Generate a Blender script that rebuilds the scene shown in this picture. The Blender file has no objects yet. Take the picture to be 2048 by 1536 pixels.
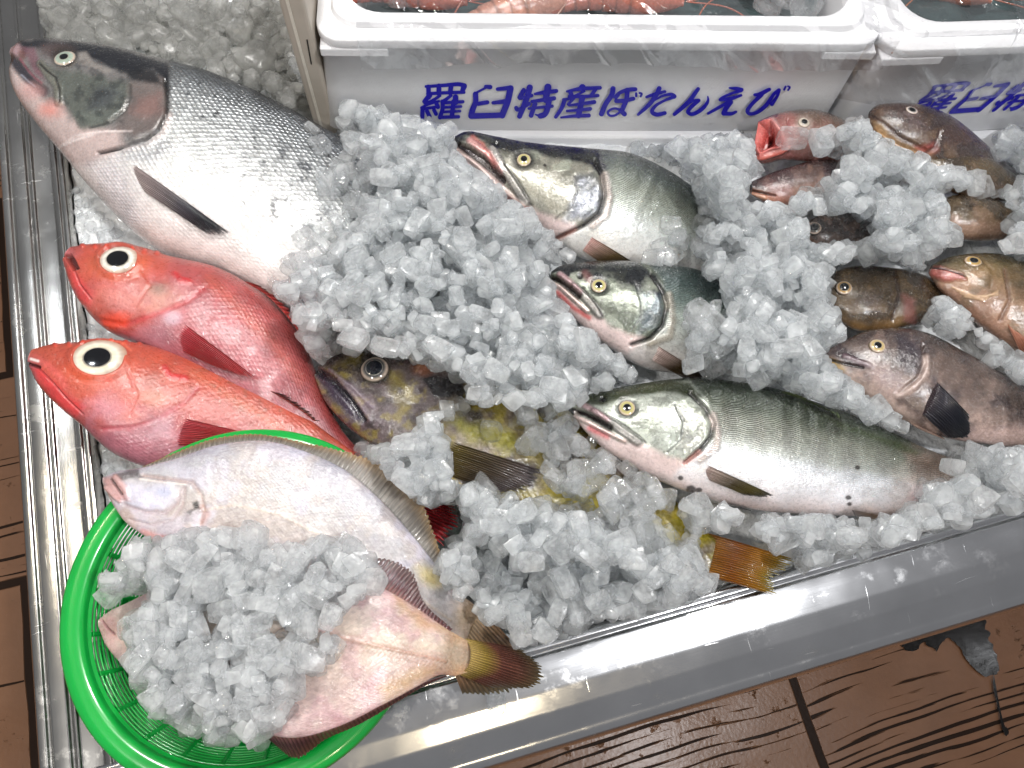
import bpy, math
import numpy as np
from mathutils import Vector, Matrix

# ------------------------------------------------------------------ camera, world, lamps, exposure
SC = bpy.context.scene
COL = SC.collection
SC.render.engine = 'CYCLES'
SC.cycles.use_denoising = True
SC.cycles.max_bounces = 10
SC.cycles.use_adaptive_sampling = True
SC.cycles.adaptive_threshold = 0.035
SC.cycles.transmission_bounces = 8
SC.cycles.transparent_max_bounces = 14
SC.cycles.diffuse_bounces = 5
SC.cycles.glossy_bounces = 5
SC.cycles.caustics_reflective = False
SC.cycles.sample_clamp_indirect = 6.0
SC.cycles.sample_clamp_direct = 0.0
SC.view_settings.view_transform = 'Standard'
SC.view_settings.look = 'None'
SC.view_settings.gamma = 1
SC.view_settings.exposure = 0.0

F_PX, TH, RHO, CAMH = 1633.0, math.radians(68.8), math.radians(6.3), 0.60
_r0 = np.array([1.0, 0, 0]); _F = np.array([0, math.cos(TH), -math.sin(TH)]); _u0 = np.array([0, math.sin(TH), math.cos(TH)])
_R = _r0 * math.cos(RHO) + _u0 * math.sin(RHO); _U = -_r0 * math.sin(RHO) + _u0 * math.cos(RHO)
_C = np.array([0, 0, CAMH])
cd = bpy.data.cameras.new('camera'); cam = bpy.data.objects.new('camera', cd); COL.objects.link(cam)
cd.sensor_width = 36; cd.lens = 36 * F_PX / 2048; cd.clip_start = 0.01; cd.clip_end = 50
cam.matrix_world = Matrix(((_R[0], _U[0], -_F[0], _C[0]), (_R[1], _U[1], -_F[1], _C[1]), (_R[2], _U[2], -_F[2], _C[2]), (0, 0, 0, 1)))
SC.camera = cam

W = bpy.data.worlds.new('World'); SC.world = W; W.use_nodes = True
W.node_tree.nodes['Background'].inputs[0].default_value = (0.88, 0.89, 0.93, 1)
W.node_tree.nodes['Background'].inputs[1].default_value = 0.23

def lamp(name, loc, target, size, power, color, shape='DISK', sy=None, spread=180):
    l = bpy.data.lights.new(name, 'AREA'); l.shape = shape; l.size = size
    if sy: l.size_y = sy
    l.energy = power; l.color = color; l.spread = math.radians(spread)
    o = bpy.data.objects.new(name, l); COL.objects.link(o)
    o.location = loc
    o.rotation_euler = (Vector(target) - Vector(loc)).to_track_quat('-Z', 'Y').to_euler()
    return o
lamp('ceiling_spotlight', (0.28, 0.92, 1.60), (0.1, 0.25, 0), 0.16, 15.5, (1.0, 0.98, 0.95))
lamp('ceiling_spotlight', (-0.42, 0.80, 1.60), (-0.2, 0.3, 0), 0.16, 13.5, (1.0, 0.97, 0.93))
lamp('ceiling_spotlight', (0.66, -0.10, 1.60), (0.0, 0.25, 0), 0.08, 15, (0.97, 0.98, 1.0))
lamp('ceiling_spotlight', (-0.62, -0.42, 1.55), (-0.15, 0.25, 0), 0.16, 8, (1.0, 0.97, 0.93))
lamp('ceiling_spotlight', (0.36, -0.95, 1.50), (0.0, 0.05, 0), 0.09, 3, (1.0, 0.84, 0.58))
lamp('ceiling_spotlight', (-0.95, 0.30, 1.50), (-0.2, 0.2, 0), 0.10, 2.0, (1.0, 0.88, 0.68))
lamp('ceiling_spotlight', (-1.1, 0.78, 1.55), (-0.2, 0.3, 0), 0.12, 2.5, (0.90, 0.95, 1.0))
lamp('ceiling_spotlight', (2.13, 0.375, 1.8), (0.5, 0.2, -0.3), 0.06, 0.35, (0.95, 0.97, 1.0))

# ------------------------------------------------------------------ maths helpers
rng = np.random.default_rng(11)
def un(px, py, z):
    px = np.asarray(px, float); py = np.asarray(py, float); z = np.asarray(z, float)
    d = _F + np.multiply.outer((px - 1024) / F_PX, _R) - np.multiply.outer((py - 768) / F_PX, _U)
    t = (z - CAMH) / d[..., 2]
    return _C + d * t[..., None]
def unpl(px, py, n, d):
    px = np.asarray(px, float); py = np.asarray(py, float)
    v = _F + np.multiply.outer((px - 1024) / F_PX, _R) - np.multiply.outer((py - 768) / F_PX, _U)
    t = (d - _C @ n) / (v @ n)
    return _C + v * t[..., None]
def pj(P):
    d = np.asarray(P, float) - _C
    k = d @ _F
    return 1024 + F_PX * (d @ _R) / k, 768 - F_PX * (d @ _U) / k
def smooth(a, b, x):
    t = np.clip((x - a) / (b - a + 1e-12), 0, 1); return t * t * (3 - 2 * t)
def vnoise(x, y, seed=0):
    xi = np.floor(x).astype(np.int64); yi = np.floor(y).astype(np.int64)
    fx = x - xi; fy = y - yi; fx = fx * fx * (3 - 2 * fx); fy = fy * fy * (3 - 2 * fy)
    def h(a, b):
        n = (a * 374761393 + b * 668265263 + seed * 974634) & 0x7fffffff
        n = ((n ^ (n >> 13)) * 1274126177) & 0x7fffffff
        return ((n ^ (n >> 16)) & 0xffff) / 65535.0
    return (h(xi, yi) * (1 - fx) + h(xi + 1, yi) * fx) * (1 - fy) + (h(xi, yi + 1) * (1 - fx) + h(xi + 1, yi + 1) * fx) * fy
def fbm(x, y, seed=0, o=4):
    s = 0; a = 0.5; t = 0
    for i in range(o):
        s = s + a * vnoise(x * 2 ** i, y * 2 ** i, seed + i * 17); t += a; a *= 0.5
    return s / t
def sdpoly(x, y, pts):
    p = np.asarray(pts, float); n = len(p)
    d2 = np.full(x.shape, 1e18); ins = np.zeros(x.shape, bool)
    for i in range(n):
        a = p[i]; b = p[(i + 1) % n]; e = b - a
        wx = x - a[0]; wy = y - a[1]
        t = np.clip((wx * e[0] + wy * e[1]) / (e @ e + 1e-12), 0, 1)
        d2 = np.minimum(d2, (wx - e[0] * t) ** 2 + (wy - e[1] * t) ** 2)
        c = ((a[1] > y) != (b[1] > y)) & (x < (b[0] - a[0]) * (y - a[1]) / (b[1] - a[1] + 1e-12) + a[0])
        ins ^= c
    d = np.sqrt(d2); return np.where(ins, -d, d)
def dline(x, y, pts):
    p = np.asarray(pts, float); d2 = np.full(x.shape, 1e18)
    for a, b in zip(p[:-1], p[1:]):
        e = b - a; wx = x - a[0]; wy = y - a[1]
        t = np.clip((wx * e[0] + wy * e[1]) / (e @ e + 1e-12), 0, 1)
        d2 = np.minimum(d2, (wx - e[0] * t) ** 2 + (wy - e[1] * t) ** 2)
    return np.sqrt(d2)
def C(h):
    h = h.lstrip('#'); v = np.array([int(h[i:i + 2], 16) / 255 for i in (0, 2, 4)])
    return np.where(v <= 0.04045, v / 12.92, ((v + 0.055) / 1.055) ** 2.4)
def catmull(P, n):
    P = np.asarray(P, float); m = len(P)
    dd = np.r_[0, np.cumsum(np.maximum(np.linalg.norm(np.diff(P, axis=0), axis=1), 1e-6) ** 0.6)]
    T = np.linspace(0, dd[-1], n); out = np.zeros((n, P.shape[1]))
    # monotone-ish cubic hermite with finite-difference tangents
    tan = np.zeros_like(P)
    for i in range(m):
        if i == 0: tan[i] = (P[1] - P[0]) / (dd[1] - dd[0])
        elif i == m - 1: tan[i] = (P[-1] - P[-2]) / (dd[-1] - dd[-2])
        else:
            h0 = dd[i] - dd[i - 1]; h1 = dd[i + 1] - dd[i]
            tan[i] = ((P[i] - P[i - 1]) / h0 * h1 + (P[i + 1] - P[i]) / h1 * h0) / (h0 + h1)
    k = np.clip(np.searchsorted(dd, T, side='right') - 1, 0, m - 2)
    h = (dd[k + 1] - dd[k])[:, None]; t = ((T - dd[k])[:, None]) / h
    return ((2 * t ** 3 - 3 * t ** 2 + 1) * P[k] + (t ** 3 - 2 * t ** 2 + t) * h * tan[k] + (-2 * t ** 3 + 3 * t ** 2) * P[k + 1] + (t ** 3 - t ** 2) * h * tan[k + 1])

# ------------------------------------------------------------------ mesh helpers
def tag(o, label, cat, group=None, kind=None):
    if label: o['label'] = label
    if cat: o['category'] = cat
    if group: o['group'] = group
    if kind: o['kind'] = kind
    return o
def mk_mesh(name, V, quads=None, tris=None, mat=None, smooth_=True, uv=None, attrs=None, sharp=None):
    me = bpy.data.meshes.new(name)
    V = np.asarray(V, np.float32)
    me.vertices.add(len(V)); me.vertices.foreach_set('co', V.ravel())
    L = []; st = []; tot = []; n = 0
    for arr, k in ((quads, 4), (tris, 3)):
        if arr is None or len(arr) == 0: continue
        arr = np.asarray(arr, np.int32); L.append(arr.ravel()); st.append(n + np.arange(len(arr)) * k); tot.append(np.full(len(arr), k)); n += arr.size
    L = np.concatenate(L); st = np.concatenate(st); tot = np.concatenate(tot)
    me.loops.add(len(L)); me.loops.foreach_set('vertex_index', L.astype(np.int32))
    me.polygons.add(len(st)); me.polygons.foreach_set('loop_start', st.astype(np.int32)); me.polygons.foreach_set('loop_total', tot.astype(np.int32))
    me.polygons.foreach_set('use_smooth', np.full(len(st), smooth_, bool))
    me.update(calc_edges=True)
    if uv is not None:
        l = me.uv_layers.new(name='UVMap'); l.data.foreach_set('uv', np.asarray(uv, np.float32)[L].ravel())
    for k, a in (attrs or {}).items():
        at = me.attributes.new(k, 'FLOAT_COLOR', 'POINT')
        at.data.foreach_set('color', np.c_[a, np.ones(len(a))].astype(np.float32).ravel())
    me.validate()
    if sharp: me.set_sharp_from_angle(angle=math.radians(sharp))
    if mat: me.materials.append(mat)
    return me
def link(name, me, parent=None):
    o = bpy.data.objects.new(name, me); COL.objects.link(o)
    if parent is not None: o.parent = parent
    return o
def grid_quads(nu, nv, closed_v=False, off=0):
    i = np.arange(nu - 1)[:, None]; j = np.arange(nv if closed_v else nv - 1)[None, :]; j2 = (j + 1) % nv
    return (off + np.stack([i * nv + j, i * nv + j2, (i + 1) * nv + j2, (i + 1) * nv + j], -1)).reshape(-1, 4)
def box_mesh(name, dims, mat, bev=0.0):
    import bmesh
    bm = bmesh.new(); bmesh.ops.create_cube(bm, size=1)
    for v in bm.verts: v.co = Vector((v.co.x * dims[0], v.co.y * dims[1], v.co.z * dims[2]))
    if bev: bmesh.ops.bevel(bm, geom=bm.edges[:], offset=bev, segments=3, affect='EDGES', profile=0.5)
    me = bpy.data.meshes.new(name); bm.to_mesh(me); bm.free()
    if mat: me.materials.append(mat)
    return me

# ------------------------------------------------------------------ node helpers
class NT:
    def __init__(s, name):
        s.m = bpy.data.materials.new(name); s.m.use_nodes = True; s.t = s.m.node_tree
        s.t.nodes.clear(); s.out = s.t.nodes.new('ShaderNodeOutputMaterial')
    def n(s, typ, **kw):
        nd = s.t.nodes.new('ShaderNode' + typ)
        for k, v in kw.items():
            if k.startswith('i_'):
                key = k[2:]; key = int(key) if key.isdigit() else key.replace('_', ' ')
                s.set(nd.inputs[key], v)
            else: setattr(nd, k, v)
        return nd
    def set(s, sock, v):
        if isinstance(v, bpy.types.NodeSocket): s.t.links.new(v, sock)
        elif isinstance(v, bpy.types.Node): s.t.links.new(v.outputs[0], sock)
        else: sock.default_value = v
    def math(s, op, a, b=0.0, c=None, clamp=False):
        nd = s.t.nodes.new('ShaderNodeMath'); nd.operation = op; nd.use_clamp = clamp
        s.set(nd.inputs[0], a); s.set(nd.inputs[1], b)
        if c is not None: s.set(nd.inputs[2], c)
        return nd.outputs[0]
    def mix(s, f, a, b, blend='MIX'):
        nd = s.t.nodes.new('ShaderNodeMix'); nd.data_type = 'RGBA'; nd.blend_type = blend; nd.clamp_factor = True
        s.set(nd.inputs[0], f)
        for k, v in ((6, a), (7, b)):
            if isinstance(v, (tuple, list, np.ndarray)): v = tuple(v)[:3] + (1.0,)
            s.set(nd.inputs[k], v)
        return nd.outputs[2]
    def ramp(s, f, stops, interp='LINEAR'):
        nd = s.t.nodes.new('ShaderNodeValToRGB'); e = nd.color_ramp.elements; nd.color_ramp.interpolation = interp
        while len(e) < len(stops): e.new(0.5)
        for el, (p, c) in zip(e, stops):
            el.position = p; el.color = (c, c, c, 1) if np.isscalar(c) else tuple(c)[:3] + (1,)
        s.set(nd.inputs[0], f); return nd.outputs[0]
    def noise(s, vec, scale, detail=3, rough=0.5, dist=0.0):
        nd = s.n('TexNoise'); s.set(nd.inputs['Scale'], scale); s.set(nd.inputs['Detail'], detail)
        s.set(nd.inputs['Roughness'], rough); s.set(nd.inputs['Distortion'], dist)
        if vec is not None: s.set(nd.inputs['Vector'], vec)
        return nd.outputs['Fac']
    def mapping(s, vec, scale=(1, 1, 1), rot=(0, 0, 0), loc=(0, 0, 0)):
        nd = s.n('Mapping'); s.set(nd.inputs['Vector'], vec); nd.inputs['Scale'].default_value = scale
        nd.inputs['Rotation'].default_value = rot; nd.inputs['Location'].default_value = loc
        return nd.outputs[0]
    def bump(s, h, strength, dist, normal=None):
        nd = s.n('Bump'); s.set(nd.inputs['Strength'], strength); nd.inputs['Distance'].default_value = dist
        s.set(nd.inputs['Height'], h)
        if normal is not None: s.set(nd.inputs['Normal'], normal)
        return nd.outputs[0]
    def pbsdf(s, **kw):
        nd = s.n('BsdfPrincipled')
        for k, v in kw.items():
            key = k.replace('_', ' ')
            if isinstance(v, (tuple, list, np.ndarray)) and key in ('Base Color', 'Specular Tint', 'Coat Tint', 'Emission Color'): v = tuple(v)[:3] + (1,)
            s.set(nd.inputs[key], v)
        return nd.outputs[0]
    def done(s, sh): s.t.links.new(sh, s.out.inputs[0]); return s.m
    def obj(s): return s.n('TexCoord').outputs['Object']

def fish_mat(name, ssize=0.005, bumpd=0.0006, rough=0.32, metal=0.0, sss=0.08, wave=False, dots=0.35, edge_dark=0.75, coat=0.7, spark=0.5):
    t = NT(name); o = t.obj()
    uv = t.n('TexCoord').outputs['UV']
    col = t.n('Attribute', attribute_name='Col').outputs['Color']
    msk = t.n('SeparateColor', i_0=t.n('Attribute', attribute_name='Msk').outputs['Color'])
    sc, mt = msk.outputs[0], msk.outputs[2]
    wob = t.n('TexNoise'); wob.inputs['Scale'].default_value = 90; t.set(wob.inputs['Vector'], uv)
    vadd = t.n('VectorMath', operation='MULTIPLY_ADD'); t.set(vadd.inputs[0], wob.outputs['Color']); vadd.inputs[1].default_value = (0.0015,) * 3; t.set(vadd.inputs[2], uv)
    k = 1 / ssize
    mp = t.mapping(vadd.outputs[0], (k * 0.9, k * 1.25 if not wave else k * 1.6, 1), (0, 0, math.pi / 4) if not wave else (0, 0, 0))
    if not wave:
        v1 = t.n('TexVoronoi'); v1.inputs['Scale'].default_value = 1; v1.inputs['Randomness'].default_value = 0.22; t.set(v1.inputs['Vector'], mp)
        v2 = t.n('TexVoronoi', feature='DISTANCE_TO_EDGE'); v2.inputs['Scale'].default_value = 1; v2.inputs['Randomness'].default_value = 0.22; t.set(v2.inputs['Vector'], mp)
        edge = t.ramp(v2.outputs['Distance'], [(0.0, 1), (0.16, 0)])
        h = t.ramp(v1.outputs['Distance'], [(0.0, 1), (0.75, 0)])
        rnd = t.n('SeparateColor', i_0=v1.outputs['Color']).outputs[0]
    else:
        wv = t.n('TexWave', wave_type='BANDS', bands_direction='Y'); wv.inputs['Scale'].default_value = 0.33; wv.inputs['Distortion'].default_value = 0
        zig = t.n('TexWave', wave_type='BANDS', bands_direction='X', wave_profile='TRI'); zig.inputs['Scale'].default_value = 0.08; zig.inputs['Distortion'].default_value = 2.5
        t.set(zig.inputs['Vector'], mp)
        cb = t.n('CombineXYZ'); t.set(cb.inputs[1], t.math('MULTIPLY', zig.outputs['Fac'], 0.5))
        va = t.n('VectorMath', operation='ADD'); t.set(va.inputs[0], mp); t.set(va.inputs[1], cb.outputs[0])
        t.set(wv.inputs['Vector'], va.outputs[0])
        h = wv.outputs['Fac']; edge = t.ramp(h, [(0.0, 1), (0.42, 0)])
        rnd = t.noise(uv, 400, 1)
    n1 = t.noise(o, 55, 4, 0.6); n2 = t.noise(o, 420, 3, 0.6)
    f = t.math('MULTIPLY', edge, sc)
    c = t.mix(t.math('MULTIPLY', f, edge_dark), col, t.mix(1, col, (0.13, 0.14, 0.16), 'MULTIPLY'))
    c = t.mix(1, c, t.ramp(n1, [(0.25, 0.78), (0.75, 1.16)]), 'MULTIPLY')
    c = t.mix(t.math('MULTIPLY', sc, 0.8), c, t.mix(1, c, t.ramp(rnd, [(0, 0.7), (1, 1.3)]), 'MULTIPLY'))
    c = t.mix(dots, c, t.mix(1, c, t.ramp(n2, [(0.32, 0.55), (0.55, 1.12)]), 'MULTIPLY'))
    b = t.bump(t.math('MULTIPLY', h, sc), 0.85, bumpd)
    b = t.bump(n2, 0.35, 0.0007, b)
    b = t.bump(t.noise(o, 130, 3), 0.3, 0.002, b)
    rr = t.math('MULTIPLY_ADD', n2, 0.25, rough - 0.12)
    rr = t.math('ADD', rr, t.math('MULTIPLY', t.math('SUBTRACT', rnd, 0.5), t.math('MULTIPLY', sc, 0.15)), clamp=True)
    cb2 = t.bump(t.noise(o, 330, 3, 0.7), spark, 0.0014, b)
    return t.done(t.pbsdf(Base_Color=c, Roughness=rr, Metallic=t.math('MULTIPLY', mt, 1.0), Subsurface_Weight=sss, Subsurface_Radius=(0.006, 0.003, 0.002), Subsurface_Scale=0.6,
                          Coat_Weight=coat, Coat_Roughness=0.07, Coat_Normal=cb2, Normal=b, Specular_IOR_Level=0.5))

def simple_mat(name, col, rough=0.4, metal=0.0, bump_s=0.0, bscale=80, bdist=0.001, var=0.12, coat=0.0, sss=0.0, ior=1.45, attr=False, trans=0.0):
    t = NT(name); o = t.obj()
    base = t.n('Attribute', attribute_name='Col').outputs['Color'] if attr else tuple(col)[:3]
    n1 = t.noise(o, bscale, 4, 0.6)
    c = t.mix(1, base, t.ramp(n1, [(0.25, 1 - var), (0.75, 1 + var)]), 'MULTIPLY')
    kw = dict(Base_Color=c, Roughness=t.math('MULTIPLY_ADD', n1, 0.2, rough - 0.1), Metallic=metal, Coat_Weight=coat, Coat_Roughness=0.06, IOR=ior, Transmission_Weight=trans)
    if bump_s: kw['Normal'] = t.bump(n1, bump_s, bdist)
    if sss: kw.update(Subsurface_Weight=sss, Subsurface_Radius=(0.01, 0.008, 0.006))
    return t.done(t.pbsdf(**kw))

def fin_mat(name, alpha=0.9, rough=0.28):
    t = NT(name); o = t.obj(); uv = t.n('TexCoord').outputs['UV']
    col = t.n('Attribute', attribute_name='Col').outputs['Color']
    mp = t.mapping(uv, (1, 0.04, 1))
    n = t.noise(mp, 34, 3, 0.6)
    c = t.mix(1, col, t.ramp(n, [(0.3, 0.6), (0.7, 1.25)]), 'MULTIPLY')
    p = t.pbsdf(Base_Color=c, Roughness=rough, Coat_Weight=0.7, Coat_Roughness=0.08, Normal=t.bump(n, 0.7, 0.0012), Alpha=alpha)
    return t.done(p)

# ------------------------------------------------------------------ setting: floor, puddle
YAW = math.radians(21.2)
E1 = np.array([math.cos(YAW), math.sin(YAW), 0]); E2 = np.array([-math.sin(YAW), math.cos(YAW), 0])
def tray(a, b, z): return a[..., None] * E1 + b[..., None] * E2 + z[..., None] * np.array([0, 0, 1.0])
FLOOR_Z = -0.60

def floor_material():
    t = NT('stamped_wood_grain_concrete'); o = t.obj()
    br = t.n('TexBrick'); br.offset = 0.5; br.inputs['Scale'].default_value = 1; br.inputs['Mortar Size'].default_value = 0.007
    br.inputs['Brick Width'].default_value = 2.018; br.inputs['Row Height'].default_value = 0.322; br.inputs['Mortar Smooth'].default_value = 0.3
    br.inputs['Color1'].default_value = (0.2, 0.2, 0.2, 1); br.inputs['Color2'].default_value = (0.8, 0.8, 0.8, 1)
    wob = t.n('TexNoise'); wob.inputs['Scale'].default_value = 9; t.set(wob.inputs['Vector'], o)
    va = t.n('VectorMath', operation='MULTIPLY_ADD'); t.set(va.inputs[0], wob.outputs['Color']); va.inputs[1].default_value = (0.008,) * 3; t.set(va.inputs[2], t.mapping(o, loc=(-0.436, -0.003, 0)))
    t.set(br.inputs['Vector'], va.outputs[0])
    rnd = t.n('SeparateColor', i_0=br.outputs['Color']).outputs[0]
    w2 = t.n('TexNoise'); w2.inputs['Scale'].default_value = 3.0; t.set(w2.inputs['Vector'], o)
    vb = t.n('VectorMath', operation='MULTIPLY_ADD'); t.set(vb.inputs[0], w2.outputs['Color']); vb.inputs[1].default_value = (0.0, 0.045, 0.0); t.set(vb.inputs[2], o)
    vc = t.n('VectorMath', operation='ADD'); t.set(vc.inputs[0], vb.outputs[0])
    cb = t.n('CombineXYZ'); t.set(cb.inputs[0], t.math('MULTIPLY', rnd, 7.0)); t.set(cb.inputs[2], t.math('MULTIPLY', rnd, 3.0)); t.set(vc.inputs[1], cb.outputs[0])
    sep = t.n('SeparateXYZ'); t.set(sep.inputs[0], vc.outputs[0])
    lowf = t.noise(t.mapping(vc.outputs[0], (1.7, 9, 1)), 1.0, 2)
    ph = t.math('MULTIPLY_ADD', sep.outputs[1], 520.0, t.math('MULTIPLY', lowf, 26.0))
    sn = t.math('SINE', ph)
    brk = t.noise(t.mapping(vc.outputs[0], (5.5, 130, 1)), 1.0, 3, 0.6)
    patch = t.ramp(t.noise(t.mapping(vc.outputs[0], (2.0, 9, 1)), 1.0, 2), [(0.38, 0), (0.62, 1)])
    th = t.math('MULTIPLY_ADD', brk, 4.2, t.math('MULTIPLY_ADD', patch, -1.45, -0.1))
    groove = t.math('MULTIPLY', t.math('SUBTRACT', sn, th), 5.0, clamp=True)
    blot = t.ramp(t.noise(o, 38, 6, 0.75), [(0.60, 0), (0.68, 1)])
    blot = t.math('MULTIPLY', blot, t.ramp(t.noise(o, 3.5, 2), [(0.5, 0), (0.62, 1)]))
    dark = t.math('MAXIMUM', t.math('MAXIMUM', groove, t.math('MULTIPLY', blot, 0.8)), br.outputs['Fac'])
    n = t.noise(o, 14, 5, 0.65)
    base = t.mix(n, C('#6c482f'), C('#8f6447'))
    base = t.mix(t.math('MULTIPLY', rnd, 0.35), base, C('#84603f'))
    c = t.mix(t.math('MULTIPLY', dark, 0.93), base, (0.012, 0.009, 0.008))
    hgt = t.math('SUBTRACT', t.math('MULTIPLY', t.noise(o, 160, 4), 0.12), dark)
    wet = t.ramp(t.noise(o, 5, 3), [(0.4, 0.34), (0.65, 0.62)])
    spk = t.bump(t.noise(o, 260, 2), 0.10, 0.0008, t.bump(hgt, 0.6, 0.004))
    return t.done(t.pbsdf(Base_Color=c, Roughness=wet, Normal=spk, Coat_Weight=t.math('MULTIPLY_ADD', dark, -0.3, 0.3), Coat_Roughness=0.22, Coat_Normal=spk, Specular_IOR_Level=t.math('MULTIPLY_ADD', dark, -0.42, 0.5)))
V = np.array([[-4, -4, 0], [4, -4, 0], [4, 4, 0], [-4, 4, 0]], float)
fl = link('floor', mk_mesh('floor', V, [[0, 1, 2, 3]], mat=floor_material(), smooth_=False))
fl.location = (0, 0, FLOOR_Z); fl.rotation_euler = (0, 0, YAW)
tag(fl, 'brown stamped concrete floor with dark wood grain grooves', 'floor', kind='structure')

water_mat = simple_mat('dark_standing_water', (0.010, 0.008, 0.007), rough=0.14, var=0.3, coat=0.0, bscale=55, bump_s=0.05, bdist=0.002)
def puddle(name, pts, label):
    pts = np.array(pts, float); c = pts.mean(0)
    # densify and roughen the outline
    P = catmull(np.r_[pts, pts[:1]], 140)[:-1]
    ang = np.arctan2(*(P - c).T)
    P = P + (fbm(P[:, 0] * 0.09, P[:, 1] * 0.09, 5)[:, None] - 0.5) * 26 * (P - c) / (np.linalg.norm(P - c, axis=1)[:, None] + 1e-6)
    from mathutils.geometry import tessellate_polygon
    V = un(P[:, 0], P[:, 1], FLOOR_Z + 0.005)
    t = [list(f) for f in tessellate_polygon([[Vector((p[0], p[1], 0)) for p in V]])]
    t = [f if (np.cross(V[f[1]] - V[f[0]], V[f[2]] - V[f[0]])[2] > 0) else f[::-1] for f in t]
    o = link(name, mk_mesh(name, V, None, t, water_mat)); tag(o, label, 'puddle', kind='structure'); return o
puddle('puddle', [(1722, 1284), (1760, 1280), (1800, 1290), (1828, 1302), (1850, 1284), (1872, 1302), (1892, 1276), (1926, 1303), (1945, 1334), (1978, 1353), (1995, 1340), (1986, 1297), (1976, 1268), (1972, 1240), (1942, 1236), (1910, 1212), (1850, 1222), (1780, 1246)], 'dark puddle of meltwater on the floor below the steel counter')
puddle('water_trickle', [(1987, 1345), (1992, 1372), (1999, 1410), (2008, 1446), (2018, 1466), (2012, 1468), (2003, 1450), (1994, 1410), (1987, 1375)], 'thin trickle of water running from the dark puddle')

# ------------------------------------------------------------------ steel counter
def steel_material(name, axis, tint=(0.78, 0.78, 0.79), rough=0.17):
    t = NT(name); o = t.obj()
    mp = t.mapping(o, (4, 900, 4) if axis == 'x' else (900, 4, 4))
    br = t.noise(mp, 1.0, 3, 0.6)
    big = t.noise(o, 9, 4, 0.6); spots = t.ramp(t.noise(o, 48, 5, 0.7), [(0.56, 0), (0.72, 1)])
    sw = t.n('TexNoise'); sw.inputs['Scale'].default_value = 7; t.set(sw.inputs['Vector'], o)
    vs = t.n('VectorMath', operation='MULTIPLY_ADD'); t.set(vs.inputs[0], sw.outputs['Color']); vs.inputs[1].default_value = (0.05, 0.05, 0.0); t.set(vs.inputs[2], o)
    s1 = t.noise(t.mapping(vs.outputs[0], (700, 34, 9), (0, 0, 0.8)), 1.0, 1); s2 = t.noise(t.mapping(vs.outputs[0], (40, 620, 9), (0, 0, 0.35)), 1.0, 1)
    scr = t.math('MAXIMUM', t.ramp(s1, [(0.765, 0), (0.80, 1)]), t.ramp(s2, [(0.765, 0), (0.80, 1)]))
    c = t.mix(1, tint, t.ramp(big, [(0.2, 0.82), (0.8, 1.08)]), 'MULTIPLY')
    c = t.mix(t.math('MULTIPLY', scr, 0.25), c, (0.85, 0.85, 0.86))
    c = t.mix(t.math('MULTIPLY', spots, 0.25), c, (0.3, 0.29, 0.27))
    r = t.math('ADD', t.math('MULTIPLY_ADD', big, 0.16, rough - 0.08), t.math('MULTIPLY', t.math('ADD', scr, spots), 0.14))
    b = t.bump(br, 0.05, 0.0004); b = t.bump(t.noise(o, 7, 3), 0.30, 0.008, b); b = t.bump(scr, 0.12, 0.0002, b)
    return t.done(t.pbsdf(Base_Color=c, Metallic=1.0, Roughness=r, Normal=b))
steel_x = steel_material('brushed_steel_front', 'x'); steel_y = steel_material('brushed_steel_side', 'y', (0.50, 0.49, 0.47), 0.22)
counter = bpy.data.objects.new('display_counter', None); COL.objects.link(counter); counter.location = (0, 0, FLOOR_Z); counter.rotation_euler = (0, 0, YAW)
tag(counter, 'stainless steel fish display counter with ridged rims holding crushed ice', 'counter')
def counter_part(name, V, q, mat):
    V = np.array(V, float); V[:, 2] -= FLOOR_Z
    return link(name, mk_mesh(name, V, q, mat=mat), counter)
def smooth_profile(p, n=6, r=0.0012):
    # round every corner of a profile polyline a little
    p = np.array(p, float); out = [p[0]]
    for a, b, c in zip(p[:-2], p[1:-1], p[2:]):
        l1 = np.linalg.norm(a - b); l2 = np.linalg.norm(c - b); rr = min(r, l1 * 0.45, l2 * 0.45)
        s = b + (a - b) / l1 * rr; e = b + (c - b) / l2 * rr
        for t in np.linspace(0, 1, n): out.append((1 - t) ** 2 * s + 2 * t * (1 - t) * b + t * t * e)
    out.append(p[-1]); return np.array(out)
def extrude(prof, L0, L1, along, nseg=2):
    # prof: (cross, z); along 'a' runs with E1, 'b' with E2 (all in the counter's own frame)
    ls = np.linspace(L0, L1, nseg); V = []
    for l in ls:
        for (c, z) in prof: V.append((l, c, z) if along == 'a' else (c, l, z))
    return np.array(V), grid_quads(nseg, len(prof))
pl = [(-0.300, -0.45), (-0.291, -0.030), (-0.2895, -0.006), (-0.2865, -0.0008), (-0.2815, -0.0004), (-0.2800, -0.0022), (-0.2785, -0.0022), (-0.2772, -0.0004), (-0.2668, 0.0), (-0.2655, -0.0016), (-0.2640, -0.0016),
      (-0.2628, 0.0), (-0.2610, 0.0), (-0.2600, -0.0014), (-0.2462, -0.0020), (-0.2450, -0.0004), (-0.2415, 0.0002), (-0.2405, -0.0008), (-0.2395, -0.0008), (-0.2385, 0.0), (-0.2355, 0.0), (-0.2345, -0.004), (-0.2335, -0.065)]
V_, q_ = extrude(smooth_profile(pl, 4, 0.0011), -0.043, 1.2, 'b', 30); counter_part('left_rim', V_, q_[:, ::-1], steel_y)
nose = [(-0.0355 - 0.012 * math.sin(a), -0.016 - 0.013 + 0.013 * math.cos(a)) for a in np.linspace(0.15, 1.5, 8)]
pf = [(0.0268, -0.065), (0.0262, -0.003), (0.0245, 0.0005), (0.0195, 0.0008), (0.0178, -0.0012), (0.0165, -0.0014), (0.0148, -0.0002), (0.006, -0.001), (-0.008, -0.0032), (-0.022, -0.0075), (-0.031, -0.0125)] + nose + [(-0.046, -0.06), (-0.043, -0.075), (-0.020, -0.09), (-0.020, -0.45)]
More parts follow.
